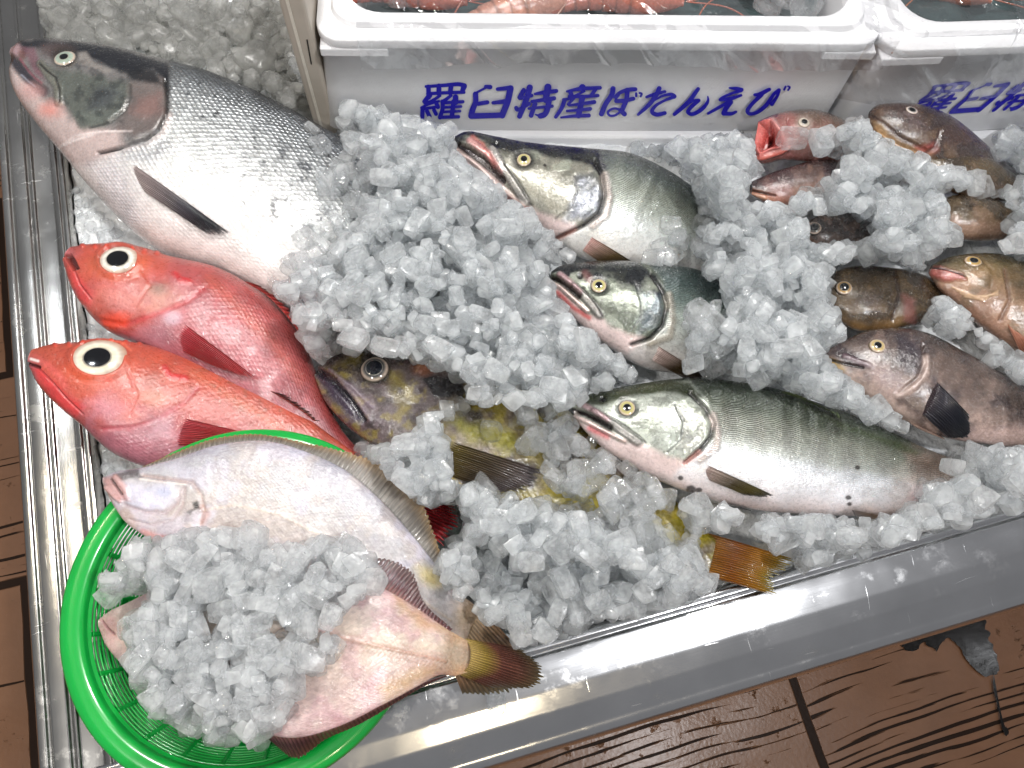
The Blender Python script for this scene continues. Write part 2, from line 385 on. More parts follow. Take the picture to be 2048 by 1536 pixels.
V_, q_ = extrude(smooth_profile(pf, 4, 0.0014), -0.300, 1.2, 'a', 30); counter_part('front_rim', V_, q_, steel_x)
V_ = np.array([(-0.236, 0.024, -0.064), (1.2, 0.024, -0.064), (1.2, 1.2, -0.064), (-0.236, 1.2, -0.064)]); counter_part('tray_bottom', V_, [[0, 1, 2, 3]], steel_x)
V_ = np.array([(-0.290, -0.016, FLOOR_Z), (1.2, -0.016, FLOOR_Z), (1.2, -0.016, -0.08), (-0.290, -0.016, -0.08), (-0.290, 1.2, FLOOR_Z), (-0.290, 1.2, -0.08)]); counter_part('cabinet_panel', V_, [[0, 1, 2, 3], [4, 0, 3, 5]], steel_x)

# ------------------------------------------------------------------ foam boxes
foam = NT('white_expanded_foam'); _o = foam.obj()
_v = foam.n('TexVoronoi', feature='DISTANCE_TO_EDGE'); _v.inputs['Scale'].default_value = 330; foam.set(_v.inputs['Vector'], _o)
_b = foam.bump(foam.ramp(_v.outputs['Distance'], [(0, 0), (0.2, 1)]), 0.12, 0.0006)
_b = foam.bump(foam.noise(_o, 30, 3), 0.12, 0.002, _b)
foam_m = foam.done(foam.pbsdf(Base_Color=foam.mix(1, (0.77, 0.77, 0.785), foam.ramp(foam.noise(_o, 12, 4), [(0.3, 0.94), (0.7, 1.04)]), 'MULTIPLY'), Roughness=0.55, Normal=_b, Subsurface_Weight=0.15, Subsurface_Radius=(0.01, 0.01, 0.01)))
beige_foam = simple_mat('greyish_foam', C('#b5aca0'), rough=0.5, var=0.1, bscale=25, bump_s=0.1)
ink = simple_mat('blue_printing_ink', C('#1d15ac'), rough=0.45, var=0.08)
def frame(origin, yaw):
    return Matrix.Translation(Vector(origin)) @ Matrix.Rotation(yaw, 4, 'Z')
def rrect(x0, x1, y0, y1, r, z, n=8):
    pts = []
    for cx, cy, a0 in ((x1 - r, y0 + r, -90), (x1 - r, y1 - r, 0), (x0 + r, y1 - r, 90), (x0 + r, y0 + r, 180)):
        for a in np.linspace(a0, a0 + 90, n): pts.append((cx + r * math.cos(math.radians(a)), cy + r * math.sin(math.radians(a)), z))
    return pts
# brush strokes of the printing, traced as centre lines: (origin x, [(x, y, width)...]) in tenths of a photo pixel
def S(ox, *pts, w=None): return [(ox + p[0] * 0.09766, 150 + p[1] * 0.09766, (p[2] if len(p) > 2 else w) * 0.09766) for p in pts]
A, B_, D_, G_ = 830, 1020, 1190, 1390
STROKES = [
 S(A, (225, 225, 60), (600, 200, 75), (900, 178, 85), (1010, 205, 95)), S(A, (275, 230), (285, 440), w=95), S(A, (1005, 215, 120), (965, 330, 90)), S(A, (260, 370), (600, 352), (1000, 338), w=70), S(A, (490, 210), (490, 370), w=100), S(A, (740, 200), (720, 350), w=100),
 S(A, (300, 400, 110), (190, 530, 85)), S(A, (510, 410), (330, 520), (200, 560), w=62), S(A, (490, 520), (260, 590), (130, 650), w=52), S(A, (430, 545), (470, 640), w=85), S(A, (140, 680), (420, 640), w=62), S(A, (155, 690), (150, 850), w=88), S(A, (245, 720), (300, 830), w=86), S(A, (390, 700), (430, 780), w=80),
 S(A, (740, 400, 60), (560, 540, 85)), S(A, (560, 520), (570, 650), (510, 850), w=85), S(A, (830, 430), (830, 540), w=112), S(A, (790, 520), (755, 830), w=95), S(A, (580, 545), (980, 525), w=68), S(A, (590, 640), (940, 622), w=60), S(A, (560, 735), (920, 716), w=58), S(A, (520, 842), (890, 832), w=72),
 S(A, (1450, 215, 80), (1540, 222, 92)), S(A, (1450, 235), (1230, 350), w=48), S(A, (1240, 365, 110), (1240, 520, 110), (1175, 700, 120), (1150, 810, 120)), S(A, (1150, 815), (1500, 805), (1790, 795), w=118), S(A, (1290, 562), (1480, 532), w=86), S(A, (1690, 262, 75), (1950, 235, 100)), S(A, (1955, 245), (1900, 500), (1785, 800), w=130), S(A, (1600, 542, 75), (1850, 512, 100)),
 S(B_, (280, 280), (195, 430), w=92), S(B_, (405, 225, 125), (340, 450, 120), (195, 815, 105)), S(B_, (200, 445), (440, 390), w=80), S(B_, (125, 640), (140, 680), (390, 560), w=82), S(B_, (775, 215, 145), (730, 480, 130)), S(B_, (510, 355, 55), (700, 325, 90), (945, 295, 85)), S(B_, (450, 510, 70), (900, 445, 90)), S(B_, (385, 655, 55), (860, 605, 70)), S(B_, (800, 480), (760, 680), (700, 780), (620, 805), w=115), S(B_, (630, 815, 70), (520, 775, 30)), S(B_, (510, 560), (430, 795), w=98),
 S(B_, (1480, 215), (1480, 240), w=135), S(B_, (1165, 300, 50), (1400, 250, 80), (1840, 225, 78)), S(B_, (1235, 310), (1265, 400), w=90), S(B_, (1745, 260), (1670, 370), w=80), S(B_, (1520, 295), (1290, 400), w=46), S(B_, (1215, 400), (1500, 402), (1795, 382), w=72), S(B_, (1115, 480, 95), (1050, 650, 85), (935, 820, 75)), S(B_, (1090, 462), (1260, 440), w=58), S(B_, (1310, 430), (1190, 560), w=62), S(B_, (1480, 420), (1400, 790), w=118), S(B_, (1210, 582, 50), (1720, 512, 88)), S(B_, (1165, 695, 55), (1640, 652, 80)), S(B_, (1045, 828, 45), (1300, 800, 70), (1610, 788, 85)),
 S(D_, (365, 235, 105), (345, 350, 105), (210, 560, 105), (130, 755, 105)), S(D_, (390, 410, 55), (520, 310, 75), (720, 252, 88), (820, 248, 88)), S(D_, (430, 490), (600, 480), (780, 440), w=86), S(D_, (425, 490), (430, 430), (480, 370), w=55), S(D_, (660, 260), (640, 450), (545, 690), w=98), S(D_, (545, 680), (400, 640), (290, 680), (258, 730), (300, 785), (400, 782), (500, 720), w=50), S(D_, (520, 680), (600, 755), w=98), S(D_, (838, 330), (838, 385), w=50), S(D_, (910, 322), (950, 335), (930, 390), w=46),
 S(D_, (1050, 402, 55), (1200, 350, 75), (1425, 292, 62)), S(D_, (1310, 225, 95), (1255, 350, 95), (1100, 560, 90), (880, 760, 60)), S(D_, (1205, 475, 30), (1400, 370, 55), (1580, 350, 70), (1625, 388, 80)), S(D_, (1620, 395, 80), (1400, 480, 55), (1215, 600, 70), (1160, 705, 85), (1250, 760, 90), (1425, 730, 80)),
 S(D_, (1620, 755, 75), (1900, 510, 95), (2105, 235, 80)), S(D_, (1750, 650, 30), (2000, 480, 60), (2110, 470, 80)), S(D_, (2115, 470, 80), (1950, 620, 80), (1895, 705, 80), (1960, 750, 80), (2100, 705, 85), (2240, 590, 80), (2308, 470, 55), (2303, 385, 25)),
 S(G_, (700, 212, 40), (850, 228, 80), (945, 250, 85)), S(G_, (930, 265, 75), (700, 340, 55), (540, 420, 60), (510, 455, 70)), S(G_, (515, 458, 60), (700, 435, 85), (935, 362, 55)), S(G_, (720, 470, 60), (500, 600, 70), (260, 735, 55)), S(G_, (720, 500, 105), (620, 640, 105), (580, 730, 100)), S(G_, (580, 735, 90), (750, 735, 75), (830, 700, 55)),
 S(G_, (1215, 350, 65), (1300, 345, 80)), S(G_, (1300, 350, 100), (1510, 238, 75)), S(G_, (1350, 350, 90), (1140, 560, 80), (1065, 690, 85), (1110, 738, 75), (1250, 712, 80), (1450, 560, 85), (1600, 340, 70), (1700, 255, 75)), S(G_, (1712, 250, 75), (1670, 380, 65), (1565, 540, 85)), S(G_, (1845, 180), (1815, 240), w=44), S(G_, (1895, 172), (1930, 190), (1895, 250), w=40),
]
def lettering_mesh(name, to_plane, nrm):
    Vs = []; Q = []; T = []; off = 0
    for si, st in enumerate(STROKES):
        st = np.array(st); n = max(6, 6 * (len(st) - 1)); P = catmull(st, n) if len(st) > 2 else np.array([st[0] + (st[1] - st[0]) * t for t in np.linspace(0, 1, n)])
        xy = P[:, :2]; w = P[:, 2] * 0.5
        d = np.gradient(xy, axis=0); d /= np.linalg.norm(d, axis=1)[:, None] + 1e-9
        nn = np.c_[-d[:, 1], d[:, 0]]
        # rounded caps
        def cap(i, sgn):
            out = []
            for a in np.linspace(75, 15, 5):
                a = math.radians(a); out.append((xy[i] + sgn * d[i] * w[i] * math.cos(a), w[i] * math.sin(a), nn[i]))
            return out
        rows = cap(0, -1)[::-1] + [(xy[i], w[i], nn[i]) for i in range(n)] + cap(-1, 1)
        L = np.array([p + k * v for p, k, v in rows]); Rr = np.array([p - k * v for p, k, v in rows])
        m = len(rows); pts = np.stack([L, Rr], 1).reshape(-1, 2)
        Wp = to_plane(pts[:, 0], pts[:, 1]) + nrm * (0.0006 + 0.00003 * si)
        Vs.append(Wp); Q.append(grid_quads(m, 2, False, off)); off += len(Wp)
    return mk_mesh(name, np.concatenate(Vs), np.concatenate(Q), mat=ink, smooth_=False)

BYAW = math.radians(7.5); BX = np.array([math.cos(BYAW), math.sin(BYAW), 0]); BN = np.array([math.sin(BYAW), -math.cos(BYAW), 0]); BD = -0.47345
B0 = BN * BD   # point of the front plane closest to the origin
def box_frame_pt(u, v, z): return B0 + BX * u - BN * v + np.array([0, 0, z])
def foam_box(label, u0b, u1b, u0t, u1t, depth, yaw=BYAW, org=B0, dz=0.0):
    root = bpy.data.objects.new('foam_box', None); COL.objects.link(root); root.location = tuple(org + np.array([0, 0, dz])); root.rotation_euler = (0, 0, yaw)
    tag(root, label, 'foam box', 'foam boxes of shrimp behind the ice')
    loops = []
    def L(i, z, r, t): loops.append(rrect(u0b * (1 - t) + u0t * t + i, u1b * (1 - t) + u1t * t - i, i, depth - i, r, z))
    L(0.02, 0.0, 0.01, 0); L(0.001, 0.0, 0.014, 0); L(0.0, 0.002, 0.015, 0); L(0.0, 0.05, 0.016, 0.5); L(0.0, 0.0998, 0.018, 1); L(-0.0022, 0.1004, 0.02, 1); L(-0.0026, 0.1015, 0.02, 1)
    L(-0.0026, 0.108, 0.02, 1); L(-0.0018, 0.1094, 0.02, 1); L(0.0085, 0.1098, 0.02, 1); L(0.0094, 0.1106, 0.021, 1); L(0.0098, 0.1142, 0.021, 1); L(0.0108, 0.1152, 0.021, 1); L(0.0190, 0.1154, 0.03, 1); L(0.0196, 0.1144, 0.03, 1); L(0.022, 0.06, 0.03, 1); L(0.023, 0.035, 0.03, 1)
    V = np.array(loops); n = V.shape[1]; V = V.reshape(-1, 3)
    m = len(loops); q = grid_quads(m, n, True)
    V = np.r_[V, [[(u0t + u1t) / 2, depth / 2, 0.035]], [[(u0b + u1b) / 2, depth / 2, 0]]]
    tr = [[(m - 1) * n + i, (m - 1) * n + (i + 1) % n, m * n] for i in range(n)] + [[(i + 1) % n, i, m * n + 1] for i in range(n)]
    link('box_body', mk_mesh('box_body', V, q, tr, foam_m), root)
    for (a, b) in ((u0t - 0.0005, u0t + 0.052), (u1t - 0.042, u1t + 0.0005)):
        me = box_mesh('corner_lug', (b - a, 0.014, 0.0085), foam_m, 0.0015); o = link('corner_lug', me, root); o.location = ((a + b) / 2, 0.0042, 0.0962)
    return root
box_a = foam_box('white foam box printed with a full line of blue brush lettering', -0.129, 0.3215, -0.115, 0.3235, 0.30)
lt = lettering_mesh('lettering', lambda x, y: unpl(x, y, BN, BD), BN); lo = link('lettering', lt, box_a); lo.matrix_parent_inverse = (frame(B0, BYAW)).inverted()
# the second box, a little turned and nearer
Y2 = BYAW + math.radians(3.0); X2 = np.array([math.cos(Y2), math.sin(Y2), 0]); N2 = np.array([math.sin(Y2), -math.cos(Y2), 0])
O2 = box_frame_pt(0.3275, -0.003, 0)
box_b = foam_box('white foam box half out of frame, its blue lettering partly behind crumpled film', 0.0, 0.45, 0.002, 0.452, 0.30, Y2, O2, -0.004)
def second_plane(x, y):
    p = unpl(x, y, BN, BD); u = (p - B0) @ BX + 0.044; z = p[:, 2]
    return O2 + np.multiply.outer(u * 0.93 + 0.058, X2) + np.multiply.outer((z - 0.017) * 0.92 + 0.023, np.array([0, 0, 1.0]))
l2 = link('lettering', lettering_mesh('lettering', second_plane, N2), box_b); l2.matrix_parent_inverse = frame(O2 + np.array([0, 0, -0.004]), Y2).inverted()
# foam riser underneath and the foam panel beside the first box
def slab(name, label, cat, u0, u1, v0, v1, z0, z1, mat, org=B0, yaw=BYAW, bev=0.003):
    o = link(name, box_mesh(name, (u1 - u0, v1 - v0, z1 - z0), mat, bev))
    X = np.array([math.cos(yaw), math.sin(yaw), 0]); N = np.array([math.sin(yaw), -math.cos(yaw), 0])
    o.location = tuple(org + X * (u0 + u1) / 2 - N * (v0 + v1) / 2 + np.array([0, 0, (z0 + z1) / 2])); o.rotation_euler = (0, 0, yaw)
    return tag(o, label, cat)
slab('foam_riser', 'white foam block lying under the fully printed foam box', 'foam block', -0.10, 0.318, -0.006, 0.29, -0.045, -0.001, foam_m)
slab('foam_riser', 'white foam block under the half hidden foam box', 'foam block', 0.325, 0.78, -0.016, 0.27, -0.05, -0.006, foam_m)
pan = slab('foam_board', 'grey foam board standing between packed ice and the printed foam box', 'foam board', -0.1385, -0.1195, 0.004, 0.30, -0.05, 0.16, beige_foam)
st = link('seam', box_mesh('seam', (0.0022, 0.001, 0.20), simple_mat('pale_foam_edge', C('#d8d2c6'), 0.5)), pan); st.location = (-0.0028, -0.1483, 0.0)
sc_ = link('scratch', box_mesh('scratch', (0.0009, 0.0006, 0.026), simple_mat('black_scuff', (0.01, 0.01, 0.01), 0.6)), pan); sc_.location = (0.0035, -0.1484, 0.035); sc_.rotation_euler = (0, 0.06, 0)

# contents of the boxes
teal = simple_mat('dark_green_liner', C('#27393a'), rough=0.3, var=0.5, bscale=40, coat=0.6, bump_s=0.6, bdist=0.006)
def liner(name, label, org, X, N, u0, u1, z, dep=0.24):
    nu, nv = 60, 40; u, v = np.meshgrid(np.linspace(u0, u1, nu), np.linspace(0.03, dep + 0.03, nv), indexing='ij')
    h = z + 0.014 * (fbm(u * 40, v * 40, 3) - 0.5)
    V = org + u[..., None] * X - v[..., None] * N + h[..., None] * np.array([0, 0, 1.0])
    o = link(name, mk_mesh(name, V.reshape(-1, 3), grid_quads(nu, nv), mat=teal)); return tag(o, label, 'liner')
liner('plastic_liner', 'dark green liner sheet under the pink shrimp in the fully printed box', B0, BX, BN, -0.083, 0.292, 0.088)
liner('plastic_liner', 'dark green liner sheet filling the half hidden foam box', O2, X2, N2, 0.034, 0.42, 0.092)

shrimp_mats = [fish_mat('shrimp_shell_%s' % n, 0.004, 0.0006, 0.25, 0, 0.25) for n in ('pink',)]
def shrimp(label, org, X, N, u, v, z, yaw, length, colr):
    # a curved, segmented tail tapering to a fan, with head shield, legs and feelers
    ns, nc = 90, 22; s = np.linspace(0, 1, ns); c = np.linspace(0, 2 * math.pi, nc, endpoint=False)
    bend = 1.9 * s ** 1.5; ang = np.cumsum(bend) / ns * 1.1
    ax = np.cumsum(np.cos(ang)) / ns * length; ay = np.cumsum(np.sin(ang)) / ns * length
    rad = length * 0.115 * np.where(s < 0.4, np.sin(np.clip(s / 0.4, 0.05, 1) * 1.5708) ** 0.6, 1 - 0.75 * ((s - 0.4) / 0.6) ** 1.3)
    seg = np.where(s > 0.38, ((s - 0.38) / 0.62 * 6) % 1, 1); rad = rad * (1 - 0.10 * (1 - seg) ** 2)
    nx, ny = -np.sin(ang), np.cos(ang)
    Vx = ax[:, None] + nx[:, None] * rad[:, None] * np.cos(c); Vy = ay[:, None] + ny[:, None] * rad[:, None] * np.cos(c); Vz = rad[:, None] * np.sin(c) * 0.9
    ca, sa = math.cos(yaw), math.sin(yaw)
    P = np.stack([Vx * ca - Vy * sa, Vx * sa + Vy * ca, Vz], -1)
    Wd = org + np.array([0, 0, z]) + (u + P[..., 0])[..., None] * X - (v + P[..., 1])[..., None] * N + P[..., 2][..., None] * np.array([0, 0, 1.0])
    cc = colr[None, None, :] * (0.8 + 0.5 * fbm(s[:, None] * 30 + 0 * c, np.cos(c)[None] * 2 + 0 * s[:, None], 8))[..., None]
    cc = np.where((s > 0.38)[:, None, None] & (seg < 0.18)[:, None, None], cc * 0.6, cc)
    N_ = ns * nc
    o = link('shrimp', mk_mesh('shrimp', Wd.reshape(-1, 3), grid_quads(ns, nc, True), mat=shrimp_mats[0], uv=np.stack([np.repeat(s * length, nc), np.tile(c * 0.01, ns)], -1), attrs={'Col': np.clip(cc.reshape(-1, 3), 0, 1), 'Msk': np.zeros((N_, 3))}))
    tag(o, label, 'shrimp', 'shrimp in the foam boxes')
    def wp(x, y, zz): return org + np.array([0, 0, z]) + (u + x * ca - y * sa) * X - (v + x * sa + y * ca) * N + np.array([0, 0, zz])
    for k, dx in enumerate((-0.5, 0.3)):
        pts = [wp(0, 0, 0.002), wp(-length * 0.3, dx * 0.02, 0.006), wp(-length * 0.55, dx * 0.07, 0.002)]
        tube('feeler', pts, 0.0007, shrimp_mats[0], o, colr * 0.8)
    return o
def tube(name, pts, r, mat, parent=None, colr=None, nc=8, n=24):
    P = catmull(np.array(pts, float), n); d = np.gradient(P, axis=0); d /= np.linalg.norm(d, axis=1)[:, None]
    up = np.array([0.13, 0.21, 0.97]); a = np.cross(d, up); a /= np.linalg.norm(a, axis=1)[:, None]; b = np.cross(d, a)
    c = np.linspace(0, 2 * math.pi, nc, endpoint=False); rr = np.asarray(r) * np.ones(n)
    V = P[:, None] + rr[:, None, None] * (np.cos(c)[None, :, None] * a[:, None] + np.sin(c)[None, :, None] * b[:, None])
    at = None
    if colr is not None: at = {'Col': np.tile(colr, (n * nc, 1)), 'Msk': np.zeros((n * nc, 3))}
    return link(name, mk_mesh(name, V.reshape(-1, 3), grid_quads(n, nc, True), mat=mat, attrs=at), parent)
sh = [(0.0, 0.045, 2.9, .10, '#9a5140', 'dark red shrimp nearest the emptier end of the fully printed box'), (0.030, 0.07, 0.3, .11, '#a5614e', 'red shrimp overlapping the dark red one in the printed box'), (0.090, 0.05, 3.3, .12, '#a87866', 'pale pink shrimp bent against the foam wall above the lettering'),
      (0.125, 0.075, 0.2, .12, '#b08470', 'pale pink shrimp lying behind the one bent against the foam wall'), (0.175, 0.047, 3.0, .115, '#9f5a48', 'salmon red shrimp near the middle of the printed box front wall'), (0.215, 0.06, 0.4, .11, '#a8644e', 'dull orange shrimp beside the clear ice in the printed box'), (0.16, 0.11, 2.6, .12, '#8c4a3c', 'brownish red shrimp at the back of the row in the printed box')]
for u, v, a, l, c, lab in sh: shrimp(lab, B0, BX, BN, u, v, 0.100, a, l, C(c))
shrimp('brown orange shrimp in the corner of the half hidden foam box', O2, X2, N2, 0.050, 0.062, 0.098, 0.5, 0.12, C('#a5653f'))
shrimp('dull brown shrimp lying behind the orange one in the half hidden box', O2, X2, N2, 0.110, 0.052, 0.098, 2.7, 0.11, C('#8a4f3a'))

# clear wrapping film
fm = NT('clear_wrapping_film'); _o = fm.obj()
_lw = fm.n('Fresnel'); _lw.inputs['IOR'].default_value = 1.5
_bn = fm.bump(fm.noise(_o, 55, 3, 0.5, 0.6), 0.25, 0.002); fm.set(_lw.inputs['Normal'], _bn)
_g = fm.n('BsdfGlossy'); _g.inputs['Roughness'].default_value = 0.08; fm.set(_g.inputs['Normal'], _bn); _g.inputs['Color'].default_value = (1, 1, 1, 1)
_t = fm.n('BsdfTransparent'); _t.inputs['Color'].default_value = (0.985, 0.985, 0.99, 1)
_dff = fm.n('BsdfDiffuse'); _dff.inputs['Color'].default_value = (0.85, 0.87, 0.9, 1)
_m0 = fm.n('MixShader'); _m0.inputs[0].default_value = 0.015; fm.set(_m0.inputs[1], _t.outputs[0]); fm.set(_m0.inputs[2], _dff.outputs[0])
_ms = fm.n('MixShader'); fm.set(_ms.inputs[0], fm.math('MULTIPLY_ADD', _lw.outputs[0], 0.26, 0.010, clamp=True)); fm.set(_ms.inputs[1], _m0.outputs[0]); fm.set(_ms.inputs[2], _g.outputs[0])
film_m = fm.done(_ms.outputs[0])
def film(label, org, X, N, u0, u1, drop, seed, amp, skew):
    nu, nv = 260, 150
    u = np.linspace(u0, u1, nu)[:, None] * np.ones(nv); t = np.linspace(0, 1, nv)[None, :] * np.ones((nu, 1))
    edge = drop(u)                                   # how far the film hangs down the front
    hang = edge / (edge + 0.26); s = t / hang
    front = t < hang
    v = np.where(front, -0.005, (t - hang) * (edge + 0.26) - 0.005)
    z = np.where(front, 0.119 - edge * (1 - s), 0.121)
    k = u * 24 + skew * (v * 22 + z * 22) + 0.8 * fbm(u * 14, v * 14, seed + 9)
    ridg = 1 - np.abs(2 * fbm(k, (u - skew * v) * 8, seed, 3) - 1)
    ridg = ridg ** 6
    am = amp * (0.35 + 0.65 * fbm(u * 9, v * 9, seed + 4))
    z = z + np.where(front, 0.0, am * ridg) + 0.003 * np.sin(u * 21); v = v - np.where(front, am * 0.8 * ridg * (1.2 - s), 0)
    V = org + u[..., None] * X - v[..., None] * N + z[..., None] * np.array([0, 0, 1.0])
    o = link('wrapping_film', mk_mesh('wrapping_film', V.reshape(-1, 3), grid_quads(nu, nv), mat=film_m))
    return tag(o, label, 'plastic film', 'clear films over the foam boxes')
film('clear plastic film wrinkled over the fully printed foam box', B0, BX, BN, -0.085, 0.335, lambda u: 0.026 + 0.012 * fbm(u * 11 + 3, u * 0, 2), 21, 0.006, 0.9)
film('clear crumpled plastic film hanging over the half hidden foam box', O2, X2, N2, -0.02, 0.44, lambda u: 0.046 + 0.026 * np.sin(u * 16 + 0.9) * (u < 0.2) + 0.02 * (u > 0.1), 43, 0.011, 1.2)

# ------------------------------------------------------------------ fish builder
class Skin:
    """pigment, relief and scale masks of one body, addressed by traced landmarks"""
    def __init__(k, qx, qy, s, w, seed):
        k.x, k.y, k.s, k.w = qx, qy, s, w; n = len(qx)
        k.col = np.ones((n, 3)) * 0.5; k.dh = np.zeros(n); k.msk = np.zeros((n, 3)); k.seed = seed
    def nz(k, f, sd=0, o=4): return fbm(k.x * f, k.y * f, k.seed + sd, o)
    def stripe(k, stops, wob=0.12, f=0.03):
        ww = k.w + (k.nz(f, 3) - 0.5) * wob * 2
        st = sorted(stops); xs = [a for a, _ in st]; cs = np.array([C(c) for _, c in st])
        k.col = np.stack([np.interp(ww, xs, cs[:, i]) for i in range(3)], -1)
    def paint(k, m, color, scale=None, metal=None):
        m = np.clip(m, 0, 1)[:, None]
        if color is not None: k.col = k.col * (1 - m) + C(color) * m
        if scale is not None: k.msk[:, 0] = k.msk[:, 0] * (1 - m[:, 0]) + scale * m[:, 0]
        if metal is not None: k.msk[:, 2] = k.msk[:, 2] * (1 - m[:, 0]) + metal * m[:, 0]
    def poly(k, pts, color, feather=8, op=1.0, warp=6, f=0.05, sd=1, dh=0.0, scale=None, metal=None):
        d = sdpoly(k.x, k.y, pts) + (k.nz(f, sd) - 0.5) * 2 * warp
        m = smooth(feather, -feather, d) * op
        k.paint(m, color, scale, metal); k.dh += m * dh
    def line(k, pts, width, color, op=1.0, dh=0.0, feather=2.0, warp=0):
        d = dline(k.x + (k.nz(0.08, 5) - 0.5) * warp, k.y + (k.nz(0.08, 6) - 0.5) * warp, pts)
        m = smooth(width / 2 + feather, max(width / 2 - feather, 0), d) * op
        if color is not None: k.paint(m, color)
        k.dh += m * dh
    def edge(k, pts, depth, width=8):
        """a plate margin: the skin steps down just past the line (right hand side of its direction of travel)"""
        d = dline(k.x, k.y, pts); k.dh += -depth * np.exp(-(d / width) ** 2)
    def ell(k, cx, cy, rx, ry, color, feather=0.3, op=1.0, dh=0.0, ang=0, warp=0.0, scale=None):
        a = math.radians(ang); u = (k.x - cx) * math.cos(a) + (k.y - cy) * math.sin(a); v = -(k.x - cx) * math.sin(a) + (k.y - cy) * math.cos(a)
        r = np.sqrt((u / rx) ** 2 + (v / ry) ** 2) + (k.nz(0.06, 9) - 0.5) * warp
        m = smooth(1 + feather, 1 - feather, r) * op
        if color is not None: k.paint(m, color, scale)
        k.dh += m * dh
    def mottle(k, color, f, th, op=1.0, sd=11, mask=None, soft=0.09):
        m = smooth(th - soft, th + soft, k.nz(f, sd)) * op
        k.paint(m if mask is None else m * mask, color)
    def spots(k, pts, r, color, op=0.9):
        for (x, y) in pts: k.ell(x, y, r * rng.uniform(0.7, 1.3), r * rng.uniform(0.6, 1.1), color, 0.35, op, warp=0.5)

FISH = {}     # name -> world vertices of the upper surface (for heaping the ice)
SURF = []
def fish(name, label, cat, st, z, thick, skin, mat, nS=260, nT=120, nB=24, group=None, power=1.0, belly_flat=1.0, seed=1, rough_out=0.0):
    """st: [(dorsal x, y, ventral x, y)]; z: height of the mid plane (scalar or per station); thick: half thickness / half depth (scalar or per station)"""
    st = np.asarray(st, float); m = len(st)
    zz = np.broadcast_to(np.asarray(z, float), (m,)); kk = np.broadcast_to(np.asarray(thick, float), (m,))
    P = catmull(np.c_[st, zz, kk], nS)
    D = un(P[:, 0], P[:, 1], P[:, 4]); Vn = un(P[:, 2], P[:, 3], P[:, 4])
    M = (D + Vn) / 2; H = (D - Vn) / 2; a_app = np.linalg.norm(H, axis=1); dirs = H / a_app[:, None]
    t = a_app * P[:, 5]; t = np.convolve(np.pad(t, 6, 'edge'), np.hanning(15)[1:-1] / np.hanning(15)[1:-1].sum(), 'valid')
    vv = _C - M; cot = (vv * dirs).sum(1) / vv[:, 2]
    a = np.sqrt(np.maximum(a_app ** 2 - (t * cot) ** 2, (0.6 * a_app) ** 2))
    ph = np.r_[np.linspace(0, math.pi, nT), np.linspace(math.pi, 2 * math.pi, nB + 2)[1:-1]]
    cw = np.cos(ph); sh_ = np.sin(ph); sh_ = np.sign(sh_) * np.abs(sh_) ** power
    lo_ = np.where(sh_ < 0, belly_flat, 1.0)
    X = M[:, None] + dirs[:, None] * (a[:, None] * cw)[..., None] + np.array([0, 0, 1.0]) * (t[:, None] * sh_ * lo_)[..., None]
    nC = len(ph); Q = pj(X.reshape(-1, 3))
    s = np.repeat(np.linspace(0, 1, nS), nC); w = np.tile(cw, nS)
    k = Skin(Q[0], Q[1], s, w, seed); skin(k)
    # outward normals
    du = np.gradient(X, axis=0); dv = np.roll(X, -1, 1) - np.roll(X, 1, 1)
    N = np.cross(dv, du); N /= np.linalg.norm(N, axis=2)[..., None] + 1e-12
    c0 = (N * (X - M[:, None])).sum(2).mean()
    if c0 < 0: N = -N
    fade = smooth(-0.05, 0.25, sh_)[None, :]
    rel = k.dh.reshape(nS, nC) + 0.0008 * (fbm(Q[0] * 0.02, Q[1] * 0.02, seed + 40).reshape(nS, nC) - 0.5)
    X = X + N * (rel * fade)[..., None]
    L = np.r_[0, np.cumsum(np.linalg.norm(np.diff(M, axis=0), axis=1))]
    arc = np.cumsum(np.r_[0, np.linalg.norm(np.diff(X, axis=1), axis=2).mean(0)])
    uv = np.stack([np.repeat(L, nC), (a[:, None] * np.arcsin(np.clip(cw, -1, 1))[None]).ravel() * 1.15], -1)
    V = X.reshape(-1, 3); q = grid_quads(nS, nC, True)
    V = np.r_[V, X[0].mean(0)[None], X[-1].mean(0)[None]]
    tr = [[i, (i + 1) % nC, nS * nC] for i in range(nC)] + [[(nS - 1) * nC + (i + 1) % nC, (nS - 1) * nC + i, nS * nC + 1] for i in range(nC)]
    if c0 > 0: q = q[:, ::-1]; tr = [x[::-1] for x in tr]
    pad = lambda A_: np.r_[A_, A_[:1], A_[-1:]]
    o = link(name, mk_mesh(name, V, q, tr, mat, uv=pad(uv), attrs={'Col': pad(np.clip(k.col, 0, 1)), 'Msk': pad(np.clip(k.msk, 0, 1))}))
    tag(o, label, cat, group)
    top = np.tile(ph <= math.pi, nS)
    SURF.append(X.reshape(-1, 3))
    o_top = (X.reshape(-1, 3)[top], N.reshape(-1, 3)[top], Q[0][top], Q[1][top])
    FISH[o.name] = o_top
    return o
def surf(o, px, py):
    X, N, qx, qy = FISH[o.name]; i = np.argmin((qx - px) ** 2 + (qy - py) ** 2); return X[i], N[i]

